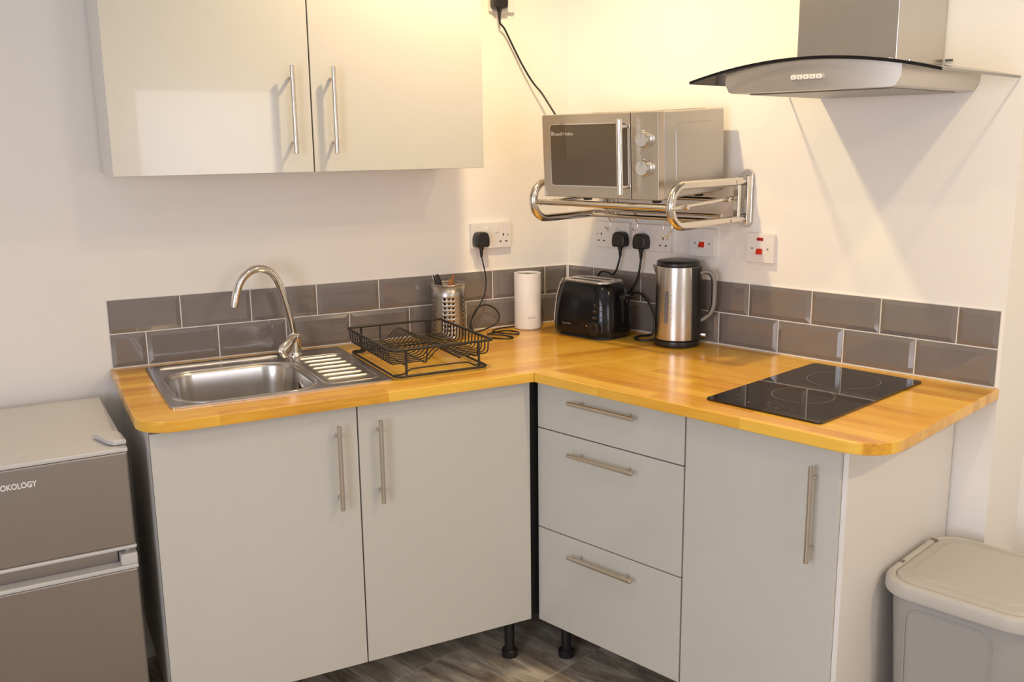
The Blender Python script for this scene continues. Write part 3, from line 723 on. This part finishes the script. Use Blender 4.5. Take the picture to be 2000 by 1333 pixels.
# ------------------------------------------------------------------ microwave lead (hangs between the high socket and the microwave)
mc = T('power_lead', 'black power lead from the high socket down to the microwave', 'cable', (-0.266, -0.011, 1.90))
e0 = plug_part(mc, -0.2665, 1.9700)
pts = [e0, (-0.2640, -0.024, 1.900), (-0.247, -0.020, 1.885), (-0.218, -0.016, 1.838), (-0.184, -0.020, 1.776), (-0.152, -0.030, 1.722), (-0.128, -0.048, 1.686), (-0.111, -0.075, 1.642), (-0.100, -0.105, 1.600), (-0.085, -0.130, 1.53), (-0.055, -0.150, 1.46)]
b = BM(); tube(b, spline(pts, 5), 0.0034, 8); mc.part('cord', b, 'black_plastic', smooth=70)

# ------------------------------------------------------------------ router
rt = T('router', 'white cylindrical mesh router standing in the worktop corner', 'router', (-0.192, -0.060, WT))
rx, ry = -0.192, -0.060
b = BM(); lathe(b, [(0.0425, WT+0.0003), (0.0445, WT+0.004), (0.0455, WT+0.006), (0.0455, WT+0.186), (0.0448, WT+0.1895), (0.0432, WT+0.1895), (0.0425, WT+0.184)], 48, rx, ry, True, False); rt.part('shell', b, 'router_white', smooth=50)
b = BM(); lathe(b, [(0.0428, WT+0.1815), (0.0428, WT+0.1835), (0.012, WT+0.1838)], 40, rx, ry); rt.part('top_cap', b, 'router_top')
b = BM(); lathe(b, [(0.008, WT+0.1838), (0.0075, WT+0.1850)], 24, rx, ry); rt.part('logo_disc', b, 'black_matte')
b = BM(); lathe(b, [(0.0435, WT+0.0001), (0.0440, WT+0.004)], 40, rx, ry); rt.part('foot_ring', b, 'grey_plastic')
# lettering wrapped on the shell
def wrap_text(t, body, size, z, ang0, rad, mat, cx, cy, sp):
    c = bpy.data.curves.new('t', 'FONT'); c.body = body; c.size = size; c.extrude = 0.0001
    o = bpy.data.objects.new('t', c); COL.objects.link(o); bpy.context.view_layer.update()
    me = bpy.data.meshes.new_from_object(o.evaluated_get(bpy.context.evaluated_depsgraph_get())); bpy.data.objects.remove(o)
    bm = BM(); bm.from_mesh(me)
    for v in bm.verts:
        a = ang0 + v.co.x*sp/rad; rr_ = rad+0.0002+v.co.z
        v.co = Vector((cx+rr_*math.cos(a), cy+rr_*math.sin(a), z+v.co.y))
    return t.part('lettering', bm, mat, smooth=0)
wrap_text(rt, 'tp-link', 0.0095, WT+0.040, math.radians(-116), 0.0455, 'mark_grey', rx, ry, 1.0)
# router power cord with plug
e0 = plug_part(rt, -0.3450, 1.2160)
pts = [e0, (-0.342, -0.030, 1.137), (-0.3335, -0.032, 1.085), (-0.340, -0.032, 1.034), (-0.366, -0.034, 0.990), (-0.396, -0.036, 0.944), (-0.399, -0.045, 0.922), (-0.385, -0.050, 0.9145),
       (-0.345, -0.034, 0.9150), (-0.298, -0.026, 0.928), (-0.281, -0.022, 0.952), (-0.297, -0.020, 0.981), (-0.332, -0.020, 0.996), (-0.366, -0.022, 0.985), (-0.390, -0.028, 0.942), (-0.392, -0.050, 0.918), (-0.398, -0.085, 0.9140), (-0.386, -0.150, 0.9135),
       (-0.350, -0.198, 0.9135), (-0.317, -0.192, 0.9135), (-0.330, -0.140, 0.9136), (-0.372, -0.118, 0.9165), (-0.335, -0.090, 0.9138), (-0.285, -0.080, 0.9136), (-0.262, -0.120, 0.9136), (-0.283, -0.152, 0.9136), (-0.325, -0.128, 0.9172), (-0.335, -0.078, 0.9165), (-0.290, -0.036, 0.9138), (-0.238, -0.030, 0.914), (-0.214, -0.026, 0.917)]
b = BM(); tube(b, spline(pts, 6), 0.0024, 8); rt.part('power_cord', b, 'black_plastic', smooth=70)

# ------------------------------------------------------------------ toaster
tc_, tw_ = 0.228, 0.132
ts = T('toaster', 'black gloss two slot toaster with chrome top beside the kettle', 'toaster', (tc_, -tw_, WT), 'R')
b = BM(); rings = []
for z, hx, hy, r in ((0.008, 0.112, 0.072, 0.05), (0.012, 0.1225, 0.081, 0.055), (0.030, 0.1255, 0.0835, 0.056), (0.070, 0.1235, 0.082, 0.056), (0.110, 0.1185, 0.078, 0.055), (0.145, 0.1115, 0.072, 0.053), (0.165, 0.1055, 0.067, 0.051), (0.174, 0.1005, 0.063, 0.049), (0.1765, 0.097, 0.060, 0.047)):
    rings.append([(x, y, WT+z) for x, y in rrect(tc_, -tw_, hx, hy, r, 8)])
loft(b, rings); tb = ts.part('body', b, 'black_gloss', smooth=60)
b = BM(); rings = [[(x, y, WT+z) for x, y in rrect(tc_, -tw_, 0.110-i, 0.070-i, 0.048, 8)] for z, i in ((0.0003, 0), (0.009, 0))]; loft(b, rings); ts.part('foot', b, 'black_matte')
sl = [rrect(tc_-0.010, -tw_+dy, 0.066, 0.0115, 0.006, 3) for dy in (-0.022, 0.022)]
b = BM(); plate_hole(b, rrect(tc_, -tw_, 0.0965, 0.0595, 0.0465, 8), sl, WT+0.1768, WT+0.1805); ts.part('top_plate', b, 'steel_h', label='brushed metal top plate')
for dy in (-0.022, 0.022):
    b = BM(); box(b, tc_-0.076, tc_+0.056, -tw_+dy-0.0115, -tw_+dy+0.0115, WT+0.1766, WT+0.1774); ts.part('slot', b, 'black_matte')
b = BM()   # silver end trim
tube(b, [(tc_-0.1215, -tw_-0.045, WT+0.012), (tc_-0.1265, -tw_-0.047, WT+0.04), (tc_-0.1240, -tw_-0.046, WT+0.08), (tc_-0.1180, -tw_-0.043, WT+0.125), (tc_-0.1075, -tw_-0.040, WT+0.160), (tc_-0.098, -tw_-0.036, WT+0.1775)], 0.004, 8); ts.part('end_trim', b, 'nickel', smooth=70)
# lever on the right hand end, dial and buttons on the front
b = BM(); box(b, tc_+0.1185, tc_+0.145, -tw_-0.020, -tw_+0.020, WT+0.128, WT+0.143, 0.005); ts.part('lever', b, 'black_plastic')
b = BM(); box(b, tc_+0.112, tc_+0.1265, -tw_-0.0035, -tw_+0.0035, WT+0.05, WT+0.14, 0.001); ts.part('lever_slot', b, 'black_matte')
fy = -tw_-0.0822
b = BM(); cyl(b, (0.306, fy+0.010, WT+0.039), (0.306, fy-0.011, WT+0.039), 0.0205, 28, 0.002); dl = ts.part('browning_dial', b, 'black_plastic')
b = BM(); box(b, 0.3045, 0.3075, fy-0.013, fy-0.0105, WT+0.022, WT+0.056, 0.0008); ts.part('dial_grip', b, 'black_gloss', dl)
for k in range(3):
    z = WT+0.072+k*0.0195
    b = BM(); yprism(b, rrect(0.3045, z, 0.0105, 0.0058, 0.003, 3), fy-0.001+k*0.0026, fy+0.014, 0.001); bt = ts.part('button', b, 'black_plastic')
    ts.part('button_caption', box(BM(), 0.296, 0.306, fy-0.0016+k*0.0026, fy+0.002, z+0.0022, z+0.0036), 'mark_grey', bt)
    ts.part('button_caption', box(BM(), 0.3185, 0.3300, fy+0.0020+k*0.0026, fy+0.010, z+0.0022, z+0.0036), 'mark_dim', bt)
ts.text('lettering', 'Russell Hobbs', 0.0095, (0.168, fy-0.0017, WT+0.040), 'mark_grey', tb, 0.036, Matrix.Rotation(PI/2, 4, 'X'))
b = BM(); cyl(b, (0.2715, fy, WT+0.044), (0.2715, fy-0.0024, WT+0.044), 0.003, 12); ts.part('indicator', b, 'chrome')
e0 = plug_part(ts, 0.2520, 1.2130)
pts = [e0, (0.249, -0.026, 1.142), (0.240, -0.028, 1.112), (0.224, -0.030, 1.096), (0.200, -0.030, 1.102), (0.172, -0.030, 1.098), (0.155, -0.026, 1.06), (0.165, -0.022, 0.99), (0.200, -0.021, 0.93), (0.235, -0.028, 0.918)]
b = BM(); tube(b, spline(pts, 6), 0.0034, 8); ts.part('power_cord', b, 'black_plastic', smooth=70)

# ------------------------------------------------------------------ kettle
ks, kw = 0.527, 0.086
KR = math.radians(-52)
kp = R(ks, kw)
kt = T('kettle', 'tall brushed steel kettle with black lid and curved handle', 'kettle', (kp.x, kp.y, WT), 'L', rz=KR)
kt.b = Vector((0, 0, WT))      # authored about the kettle's own axis
b = BM(); lathe(b, [(0.066, WT+0.0003), (0.070, WT+0.003), (0.0715, WT+0.010), (0.0705, WT+0.019), (0.066, WT+0.021)], 48); kt.part('power_base', b, 'black_plastic')
b = BM(); lathe(b, [(0.0655, WT+0.0215), (0.0685, WT+0.023), (0.0688, WT+0.030), (0.0680, WT+0.10), (0.0662, WT+0.18), (0.0648, WT+0.2435), (0.0630, WT+0.246)], 56); kb = kt.part('body', b, 'steel', smooth=50)
b = BM(); lathe(b, [(0.0640, WT+0.2455), (0.0655, WT+0.248), (0.0655, WT+0.256), (0.0620, WT+0.2615), (0.045, WT+0.2645), (0.01, WT+0.2655)], 48); kt.part('lid', b, 'black_plastic', smooth=50)
b = BM()   # black spine carrying the handle
rings = []
for z, r0 in ((WT+0.0225, 0.0690), (WT+0.03, 0.0694), (WT+0.10, 0.0686), (WT+0.18, 0.0668), (WT+0.2445, 0.0655)):
    rg = []
    for k in range(13):
        a = math.radians(-34+68*k/12); rg.append(((r0+0.0012+0.006*math.cos(a*2.2))*math.cos(a), (r0+0.0012+0.006*math.cos(a*2.2))*math.sin(a), z))
    rg += [((r0-0.004)*math.cos(math.radians(34-68*k/12)), (r0-0.004)*math.sin(math.radians(34-68*k/12)), z) for k in range(13)]
    rings.append(rg)
loft(b, rings); kt.part('handle_mount', b, 'black_plastic', smooth=60)
hp = spline([(0.068, 0, WT+0.226), (0.088, 0, WT+0.231), (0.104, 0, WT+0.226), (0.1125, 0, WT+0.205), (0.1135, 0, WT+0.165), (0.1120, 0, WT+0.130), (0.103, 0, WT+0.105), (0.086, 0, WT+0.088), (0.072, 0, WT+0.080)], 5)
def strap(path, wid, thk):
    rings = []
    for i, p_ in enumerate(path):
        d_ = (path[min(i+1, len(path)-1)]-path[max(i-1, 0)]).normalized(); nrm = Vector((d_.z, 0, -d_.x))
        w__ = wid(i/(len(path)-1)); rings.append([p_+Vector((0, w__*math.cos(a), 0))+nrm*thk*math.sin(a) for a in [2*PI*k/14 for k in range(14)]])
    bm = BM(); loft(bm, rings); return bm
kt.part('handle', strap(hp, lambda t_: 0.0125-0.005*t_, 0.0062), 'grey_plastic', label='grey curved handle', smooth=60)
hp2 = [p_-Vector((0.0055, 0, 0.003)) for p_ in hp[2:-2]]
kt.part('handle_grip', strap(hp2, lambda t_: 0.0105-0.004*t_, 0.0042), 'black_plastic', smooth=60)
b = BM()   # spout lip
rings = []
for z, o_, hw_ in ((WT+0.200, 0.0005, 0.003), (WT+0.218, 0.006, 0.012), (WT+0.238, 0.014, 0.019), (WT+0.2455, 0.016, 0.021)):
    r0 = 0.0646; rings.append([(-(r0-0.002), -hw_, z), (-(r0+o_), 0, z), (-(r0-0.002), hw_, z), (-(r0-0.006), 0, z)])
loft(b, rings); kt.part('spout', b, 'steel')
wa = math.radians(-105)
def curved_slot(bm, ang, half, z0, z1, r0, r1):
    n = 8; pts = []
    for k in range(n+1): a = PI*k/n; pts.append((half*math.cos(a), z1-half*0+half*math.sin(a)))
    for k in range(n+1): a = PI+PI*k/n; pts.append((half*math.cos(a), z0+half*math.sin(a)))
    rings = []
    for r_ in (r0, r1): rings.append([((r_-(z-WT)*0.0155)*math.cos(ang+x/0.067), (r_-(z-WT)*0.0155)*math.sin(ang+x/0.067), z) for x, z in pts])
    loft(bm, rings, False, True); return bm
kt.part('gauge_rim', curved_slot(BM(), wa, 0.0085, WT+0.082, WT+0.168, 0.0672, 0.0699), 'nickel', kb)
kt.part('gauge_window', curved_slot(BM(), wa, 0.0066, WT+0.082, WT+0.168, 0.0672, 0.0702), 'smoke_window', kb)
for k in range(5):
    z = WT+0.090+k*0.018; a = wa+0.24; r_ = 0.0693-(z-WT)*0.0165
    b = BM(); box(b, -0.0003, 0.0005, -0.0022, 0.0022, -0.0006, 0.0006); bmesh.ops.transform(b, matrix=Matrix.Translation((r_*math.cos(a), r_*math.sin(a), z)) @ Matrix.Rotation(a, 4, 'Z'), verts=b.verts); kt.part('level_mark', b, 'mark_grey', kb)
b = BM(); box(b, 0.070, 0.092, -0.006, 0.006, WT+0.030, WT+0.042, 0.004); kt.part('switch', b, 'nickel')
# kettle lead and plug (worked out in the hob wall frame, then brought into the kettle's own)
kl = T('power_lead', 'black power lead looping from the socket to the kettle base', 'cable', (0.341, -0.011, WT), 'R')
e0 = plug_part(kl, 0.3370, 1.2120)
pts = [e0, (0.336, -0.026, 1.132), (0.326, -0.027, 1.090), (0.300, -0.028, 1.048), (0.284, -0.027, 1.020), (0.278, -0.024, 0.99), (0.288, -0.022, 1.012), (0.312, -0.024, 1.043), (0.351, -0.026, 1.036), (0.384, -0.028, 1.003), (0.400, -0.030, 0.963), (0.402, -0.034, 0.930), (0.396, -0.045, 0.9155), (0.378, -0.075, 0.9145), (0.384, -0.110, 0.9145), (0.412, -0.128, 0.9145), (0.437, -0.118, 0.9145), (0.4525, -0.100, 0.9150)]
b = BM(); tube(b, spline(pts, 6), 0.0036, 8); kl.part('cord', b, 'black_plastic', smooth=70)

# ------------------------------------------------------------------ cutlery holder and utensils
cx, cy = -0.490, -0.076
ch = T('cutlery_holder', 'perforated steel cutlery cylinder standing behind the dish rack', 'cutlery holder', (cx, cy, WT))
CRr = 0.0545; CHt = 0.177; rows = 9; cols = 24; n = cols
me_bm = BM(); cell = 0.0146; zb_ = WT+0.010
def cv(a, z): return me_bm.verts.new((cx+CRr*math.cos(a), cy+CRr*math.sin(a), z))
da = 2*PI/cols
for k in range(cols):
    a0 = k*da
    for za, zb2 in ((WT+0.0005, zb_), (zb_+rows*cell, WT+CHt)):
        for h_ in (0, 1):
            me_bm.faces.new((cv(a0+h_*da/2, za), cv(a0+(h_+1)*da/2, za), cv(a0+(h_+1)*da/2, zb2), cv(a0+h_*da/2, zb2)))
    for r_ in range(rows):
        am, zm = a0+da/2, zb_+(r_+0.5)*cell
        sq = [(-1, -1), (0, -1), (1, -1), (1, 0), (1, 1), (0, 1), (-1, 1), (-1, 0)]
        ov_ = [cv(am+x*da/2, zm+z*cell/2) for x, z in sq]
        if k % 5 in (3, 4) :
            me_bm.faces.new(ov_); continue
        iv = [cv(am+0.0039/CRr*x/math.hypot(x, z), zm+0.0039*z/math.hypot(x, z)) for x, z in sq]
        for q in range(8): me_bm.faces.new((ov_[q], ov_[(q+1) % 8], iv[(q+1) % 8], iv[q]))
bmesh.ops.remove_doubles(me_bm, verts=me_bm.verts, dist=1e-6)
cyl_o = ch.part('perforated_wall', me_bm, 'holder_steel', smooth=50)
sm = cyl_o.modifiers.new('thickness', 'SOLIDIFY'); sm.thickness = 0.001; sm.offset = -1
b = BM(); tube(b, [(cx+CRr*math.cos(2*PI*k/40), cy+CRr*math.sin(2*PI*k/40), WT+CHt) for k in range(40)], 0.0017, 8, True); ch.part('rolled_rim', b, 'steel')
b = BM(); lathe(b, [(CRr-0.0015, WT+0.0012), (CRr-0.0015, WT+0.0030)], 36, cx, cy); ch.part('base', b, 'steel')
def utensil(name, label, cat, p0, p1, w0, w1, th, mat, blade=None):
    p0 = Vector(p0); p1 = Vector(p1); d_ = (p1-p0).normalized(); sx = d_.cross(Vector((0, -1, 0.2))).normalized(); ny = sx.cross(d_).normalized()
    u_ = T(name, label, cat, p0, group='utensils in the cutlery cylinder')
    L_ = (p1-p0).length
    def sec(t_, w__, th_): c = p0+d_*L_*t_; return [c+sx*w__*math.cos(a)+ny*th_*math.sin(a) for a in [2*PI*k/12 for k in range(12)]]
    b = BM(); loft(b, [sec(0.45, w0*0.7, th), sec(0.5, w0, th), sec(0.8, w1, th), sec(0.97, w1*0.95, th), sec(1.0, w1*0.5, th*0.5)]); u_.part('handle', b, mat, smooth=60)
    b = BM(); loft(b, [sec(0.0, 0.004, 0.0008), sec(0.05, 0.009, 0.001), sec(0.4, 0.008, 0.001), sec(0.46, 0.004, 0.0015)]); u_.part('blade', b, 'steel', smooth=60)
utensil('kitchen_utensil', 'dark handled utensil leaning left in the cutlery cylinder', 'utensil', (-0.470, -0.085, WT+0.006), (-0.5265, -0.070, WT+0.209), 0.008, 0.0085, 0.005, 'black_plastic')
utensil('kitchen_utensil', 'thin steel utensil leaning left behind the dark handled one', 'utensil', (-0.480, -0.060, WT+0.006), (-0.5345, -0.058, WT+0.208), 0.0035, 0.0045, 0.0012, 'steel')
utensil('kitchen_utensil', 'broad wooden handled utensil in the cutlery cylinder', 'utensil', (-0.500, -0.095, WT+0.006), (-0.4800, -0.080, WT+0.192), 0.010, 0.0115, 0.005, 'utensil_wood')
utensil('kitchen_utensil', 'thin brown handled utensil beside the broad wooden handle', 'utensil', (-0.486, -0.060, WT+0.006), (-0.4690, -0.070, WT+0.205), 0.005, 0.0048, 0.004, 'utensil_wood')

# ------------------------------------------------------------------ dish rack
dk = T('dish_rack', 'black wire dish rack standing between sink and corner', 'dish rack', (-0.704, -0.338, WT))
X0, X1, Y0, Y1, ZR, ZF = -0.853, -0.553, -0.526, -0.150, 0.990, 0.9475
def P3(l, z): return [(x, y, z) for x, y in l]
b = BM(); tube(b, P3(rrect((X0+X1)/2, (Y0+Y1)/2, (X1-X0)/2, (Y1-Y0)/2, 0.012, 4), ZR), 0.0036, 10, True); dk.part('rim', b, 'black_wire')
b = BM()
fr = rrect(-0.7095, -0.343, 0.1365, 0.190, 0.018, 4); tube(b, P3(fr, WT+0.0086), 0.0034, 10, True); dk.part('base_frame', b, 'black_wire')
for y in (-0.505, -0.175):
    b = BM(); tube(b, spline([(-0.842, y, WT+0.0086), (-0.815, y, WT+0.0086), (-0.797, y, WT+0.018), (-0.775, y, WT+0.021), (-0.64, y, WT+0.021), (-0.615, y, WT+0.016), (-0.600, y, WT+0.0086), (-0.577, y, WT+0.0086)], 4), 0.0024, 8); dk.part('base_wire', b, 'black_wire')
for x, y in ((-0.815, -0.5305), (-0.600, -0.5305), (-0.813, -0.1545), (-0.592, -0.1545)):
    b = BM(); cyl(b, (x, y, WT+0.0052), (x, y, ZR+0.001), 0.0034, 10); dk.part('post', b, 'black_wire')
nw = 16
for k in range(nw):
    y = Y0+0.030+(Y1-Y0-0.050)*k/(nw-1)
    pts = [(X0, y, ZR), (X0+0.002, y, ZF+0.010), (X0+0.005, y, ZF+0.003), (X0+0.012, y, ZF), (-0.752, y, ZF), (-0.735, y, ZF+0.004), (-0.717, y, ZF+0.022), (-0.703, y, ZF+0.031), (-0.688, y, ZF+0.029), (-0.670, y, ZF+0.012), (-0.652, y, ZF), (-0.63, y, ZF), (X1-0.012, y, ZF), (X1-0.005, y, ZF+0.003), (X1-0.002, y, ZF+0.010), (X1, y, ZR)]
    b = BM(); tube(b, pts, 0.0020, 7); dk.part('wire', b, 'black_wire', smooth=70)
for x in (-0.752, -0.645, -0.60, -0.81):
    b = BM(); cyl(b, (x, Y0+0.022, ZF-0.0034), (x, Y1-0.012, ZF-0.0034), 0.0021, 8); dk.part('cross_wire', b, 'black_wire')
for x, y, y2 in ((-0.752, Y0+0.022, Y0), (-0.60, Y0+0.022, Y0), (-0.752, Y1-0.012, Y1), (-0.60, Y1-0.012, Y1)):
    b = BM(); tube(b, [(x, y, ZF-0.0034), (x, (y+y2*3)/4, ZF+0.002), (x, y2, ZR)], 0.0021, 8); dk.part('end_wire', b, 'black_wire')

# ------------------------------------------------------------------ fridge
FX0, FX1, FY0, FY1, FZ = -2.005, -1.530, -0.512, -0.045, 0.847
fd = T('fridge', 'silver two door under counter fridge freezer left of the cabinets', 'fridge', (FX1, FY0, 0), 'L', rz=math.radians(2.0))
b = BM(); box(b, FX0, FX1, FY0, FY1, 0.015, FZ-0.022, 0.003); fd.part('body', b, 'fridge_silver')
b = BM(); box(b, FX0-0.001, FX1+0.001, FY0-0.002, FY1-0.0, FZ-0.022, FZ, 0.004); fd.part('top', b, 'fridge_trim')
def fdoor(z0, z1, trim_top=True):
    b = BM(); box(b, FX0, FX1-0.001, FY0-0.060, FY0-0.004, z0+0.008, z1-0.010, 0.006, 3); d_ = fd.part('door', b, 'fridge_silver')
    b = BM(); box(b, FX0-0.001, FX1, FY0-0.0615, FY0-0.003, z1-0.011, z1, 0.003); fd.part('door_trim', b, 'fridge_trim', d_)
    b = BM(); box(b, FX0-0.001, FX1, FY0-0.0615, FY0-0.003, z0, z0+0.009, 0.003); fd.part('door_trim', b, 'fridge_trim', d_)
    return d_
du = fdoor(0.596, FZ-0.001)
b = BM(); box(b, FX0+0.02, FX1-0.02, FY0-0.004, FY0+0.001, 0.06, FZ-0.03); fd.part('door_seal', b, 'fridge_dark')
# lower door with a hand grip scooped out of its top edge
dl_ = fdoor(0.050, 0.556)
b = BM(); box(b, FX0, FX1-0.040, FY0-0.028, FY0-0.004, 0.556, 0.590, 0.002); fd.part('grip_recess', b, 'fridge_silver', dl_)
b = BM(); box(b, FX1-0.038, FX1, FY0-0.0600, FY0-0.004, 0.5555, 0.584, 0.004); fd.part('grip_end', b, 'fridge_trim', dl_)
b = BM(); cyl(b, (FX1-0.018, FY0-0.030, 0.584), (FX1-0.018, FY0-0.030, 0.5965), 0.008, 14); fd.part('hinge_pin', b, 'chrome')
b = BM(); prism(b, [(FX1-0.0, FY0-0.042), (FX1-0.028, FY0-0.042), (FX1-0.040, FY0-0.024), (FX1-0.062, FY0+0.045), (FX1-0.012, FY0+0.05), (FX1-0.002, FY0+0.02)], FZ+0.0003, FZ+0.014, 0.004, 3); fd.part('hinge_cover', b, 'fridge_trim')
fd.text('lettering', 'COOKOLOGY', 0.0185, (-1.8225, FY0-0.0606, 0.788), 'mark_white', du, 0.0965, bold=0.0005)
for x in (FX0+0.04, FX1-0.04):
    for y in (FY0+0.03, FY1-0.04):
        b = BM(); lathe(b, [(0.016, 0.0003), (0.018, 0.004), (0.012, 0.008), (0.012, 0.0155)], 16, x, y); fd.part('foot', b, 'black_plastic')

# ------------------------------------------------------------------ waste bin
bs0, bs1, bw0, bw1, bz = 1.352, 1.712, 0.075, 0.448, 0.532
bc = ((bs0+bs1)/2, -(bw0+bw1)/2); bh = ((bs1-bs0)/2, (bw1-bw0)/2)
bn = T('waste_bin', 'beige grey plastic waste bin beside the hob cabinet end', 'bin', (bc[0], bc[1], 0), 'R')
b = BM(); rings = []
for z, i, r in ((0.0004, 0.050, 0.05), (0.006, 0.045, 0.055), (0.25, 0.030, 0.06), (0.50, 0.0165, 0.065), (0.515, 0.016, 0.065)):
    rings.append([(x, y, z) for x, y in rrect(*bc, bh[0]-i, bh[1]-i, r, 8)])
loft(b, rings); bd = bn.part('body', b, 'bin_body', smooth=50)
b = BM(); rings = []   # rim of the lid
for z, i, r in ((bz-0.036, 0.010, 0.072), (bz-0.036, 0.002, 0.075), (bz-0.030, 0.0, 0.076), (bz-0.010, 0.001, 0.076), (bz-0.002, 0.006, 0.073), (bz, 0.012, 0.069), (bz-0.002, 0.019, 0.064), (bz-0.006, 0.021, 0.062)):
    rings.append([(x, y, z) for x, y in rrect(*bc, bh[0]-i, bh[1]-i, r, 10)])
loft(b, rings, False, False); ld = bn.part('lid_rim', b, 'bin_plastic', smooth=60)
b = BM(); rings = []
for z, i, r in ((bz-0.009, 0.020, 0.062), (bz-0.004, 0.023, 0.060), (bz-0.0005, 0.028, 0.056), (bz+0.0006, 0.036, 0.050), (bz+0.0006, 0.050, 0.044), (bz+0.0040, 0.0535, 0.042), (bz+0.0052, 0.060, 0.038), (bz+0.0060, 0.12, 0.02)):
    rings.append([(x, y, z) for x, y in rrect(*bc, bh[0]-i, bh[1]-i, r, 10)])
loft(b, rings); bn.part('flap', b, 'bin_plastic', smooth=60)
b = BM(); box(b, bs0+0.006, bs0+0.018, bc[1]-0.070, bc[1]-0.058, bz-0.0015, bz+0.0012, 0.0005); bn.part('hinge_gap', b, 'bin_dark', ld)
b = BM(); cyl(b, (bs0+0.010, bc[1]+0.115, bz-0.001), (bs0+0.026, bc[1]+0.115, bz-0.001), 0.004, 10); bn.part('hinge_pin', b, 'bin_dark', ld)
yfr = lambda z: -(bw1)+(0.030-(z-0.25)*0.054)-0.0006
b = BM(); pn = []
for x, z in rrect(bc[0]-0.015, 0.245, 0.095, 0.225, 0.03, 5): pn.append((x, yfr(z), z))
tube(b, pn, 0.0022, 8, True); bn.part('pressed_panel_line', b, 'bin_body', bd)
bpy.context.view_layer.update()
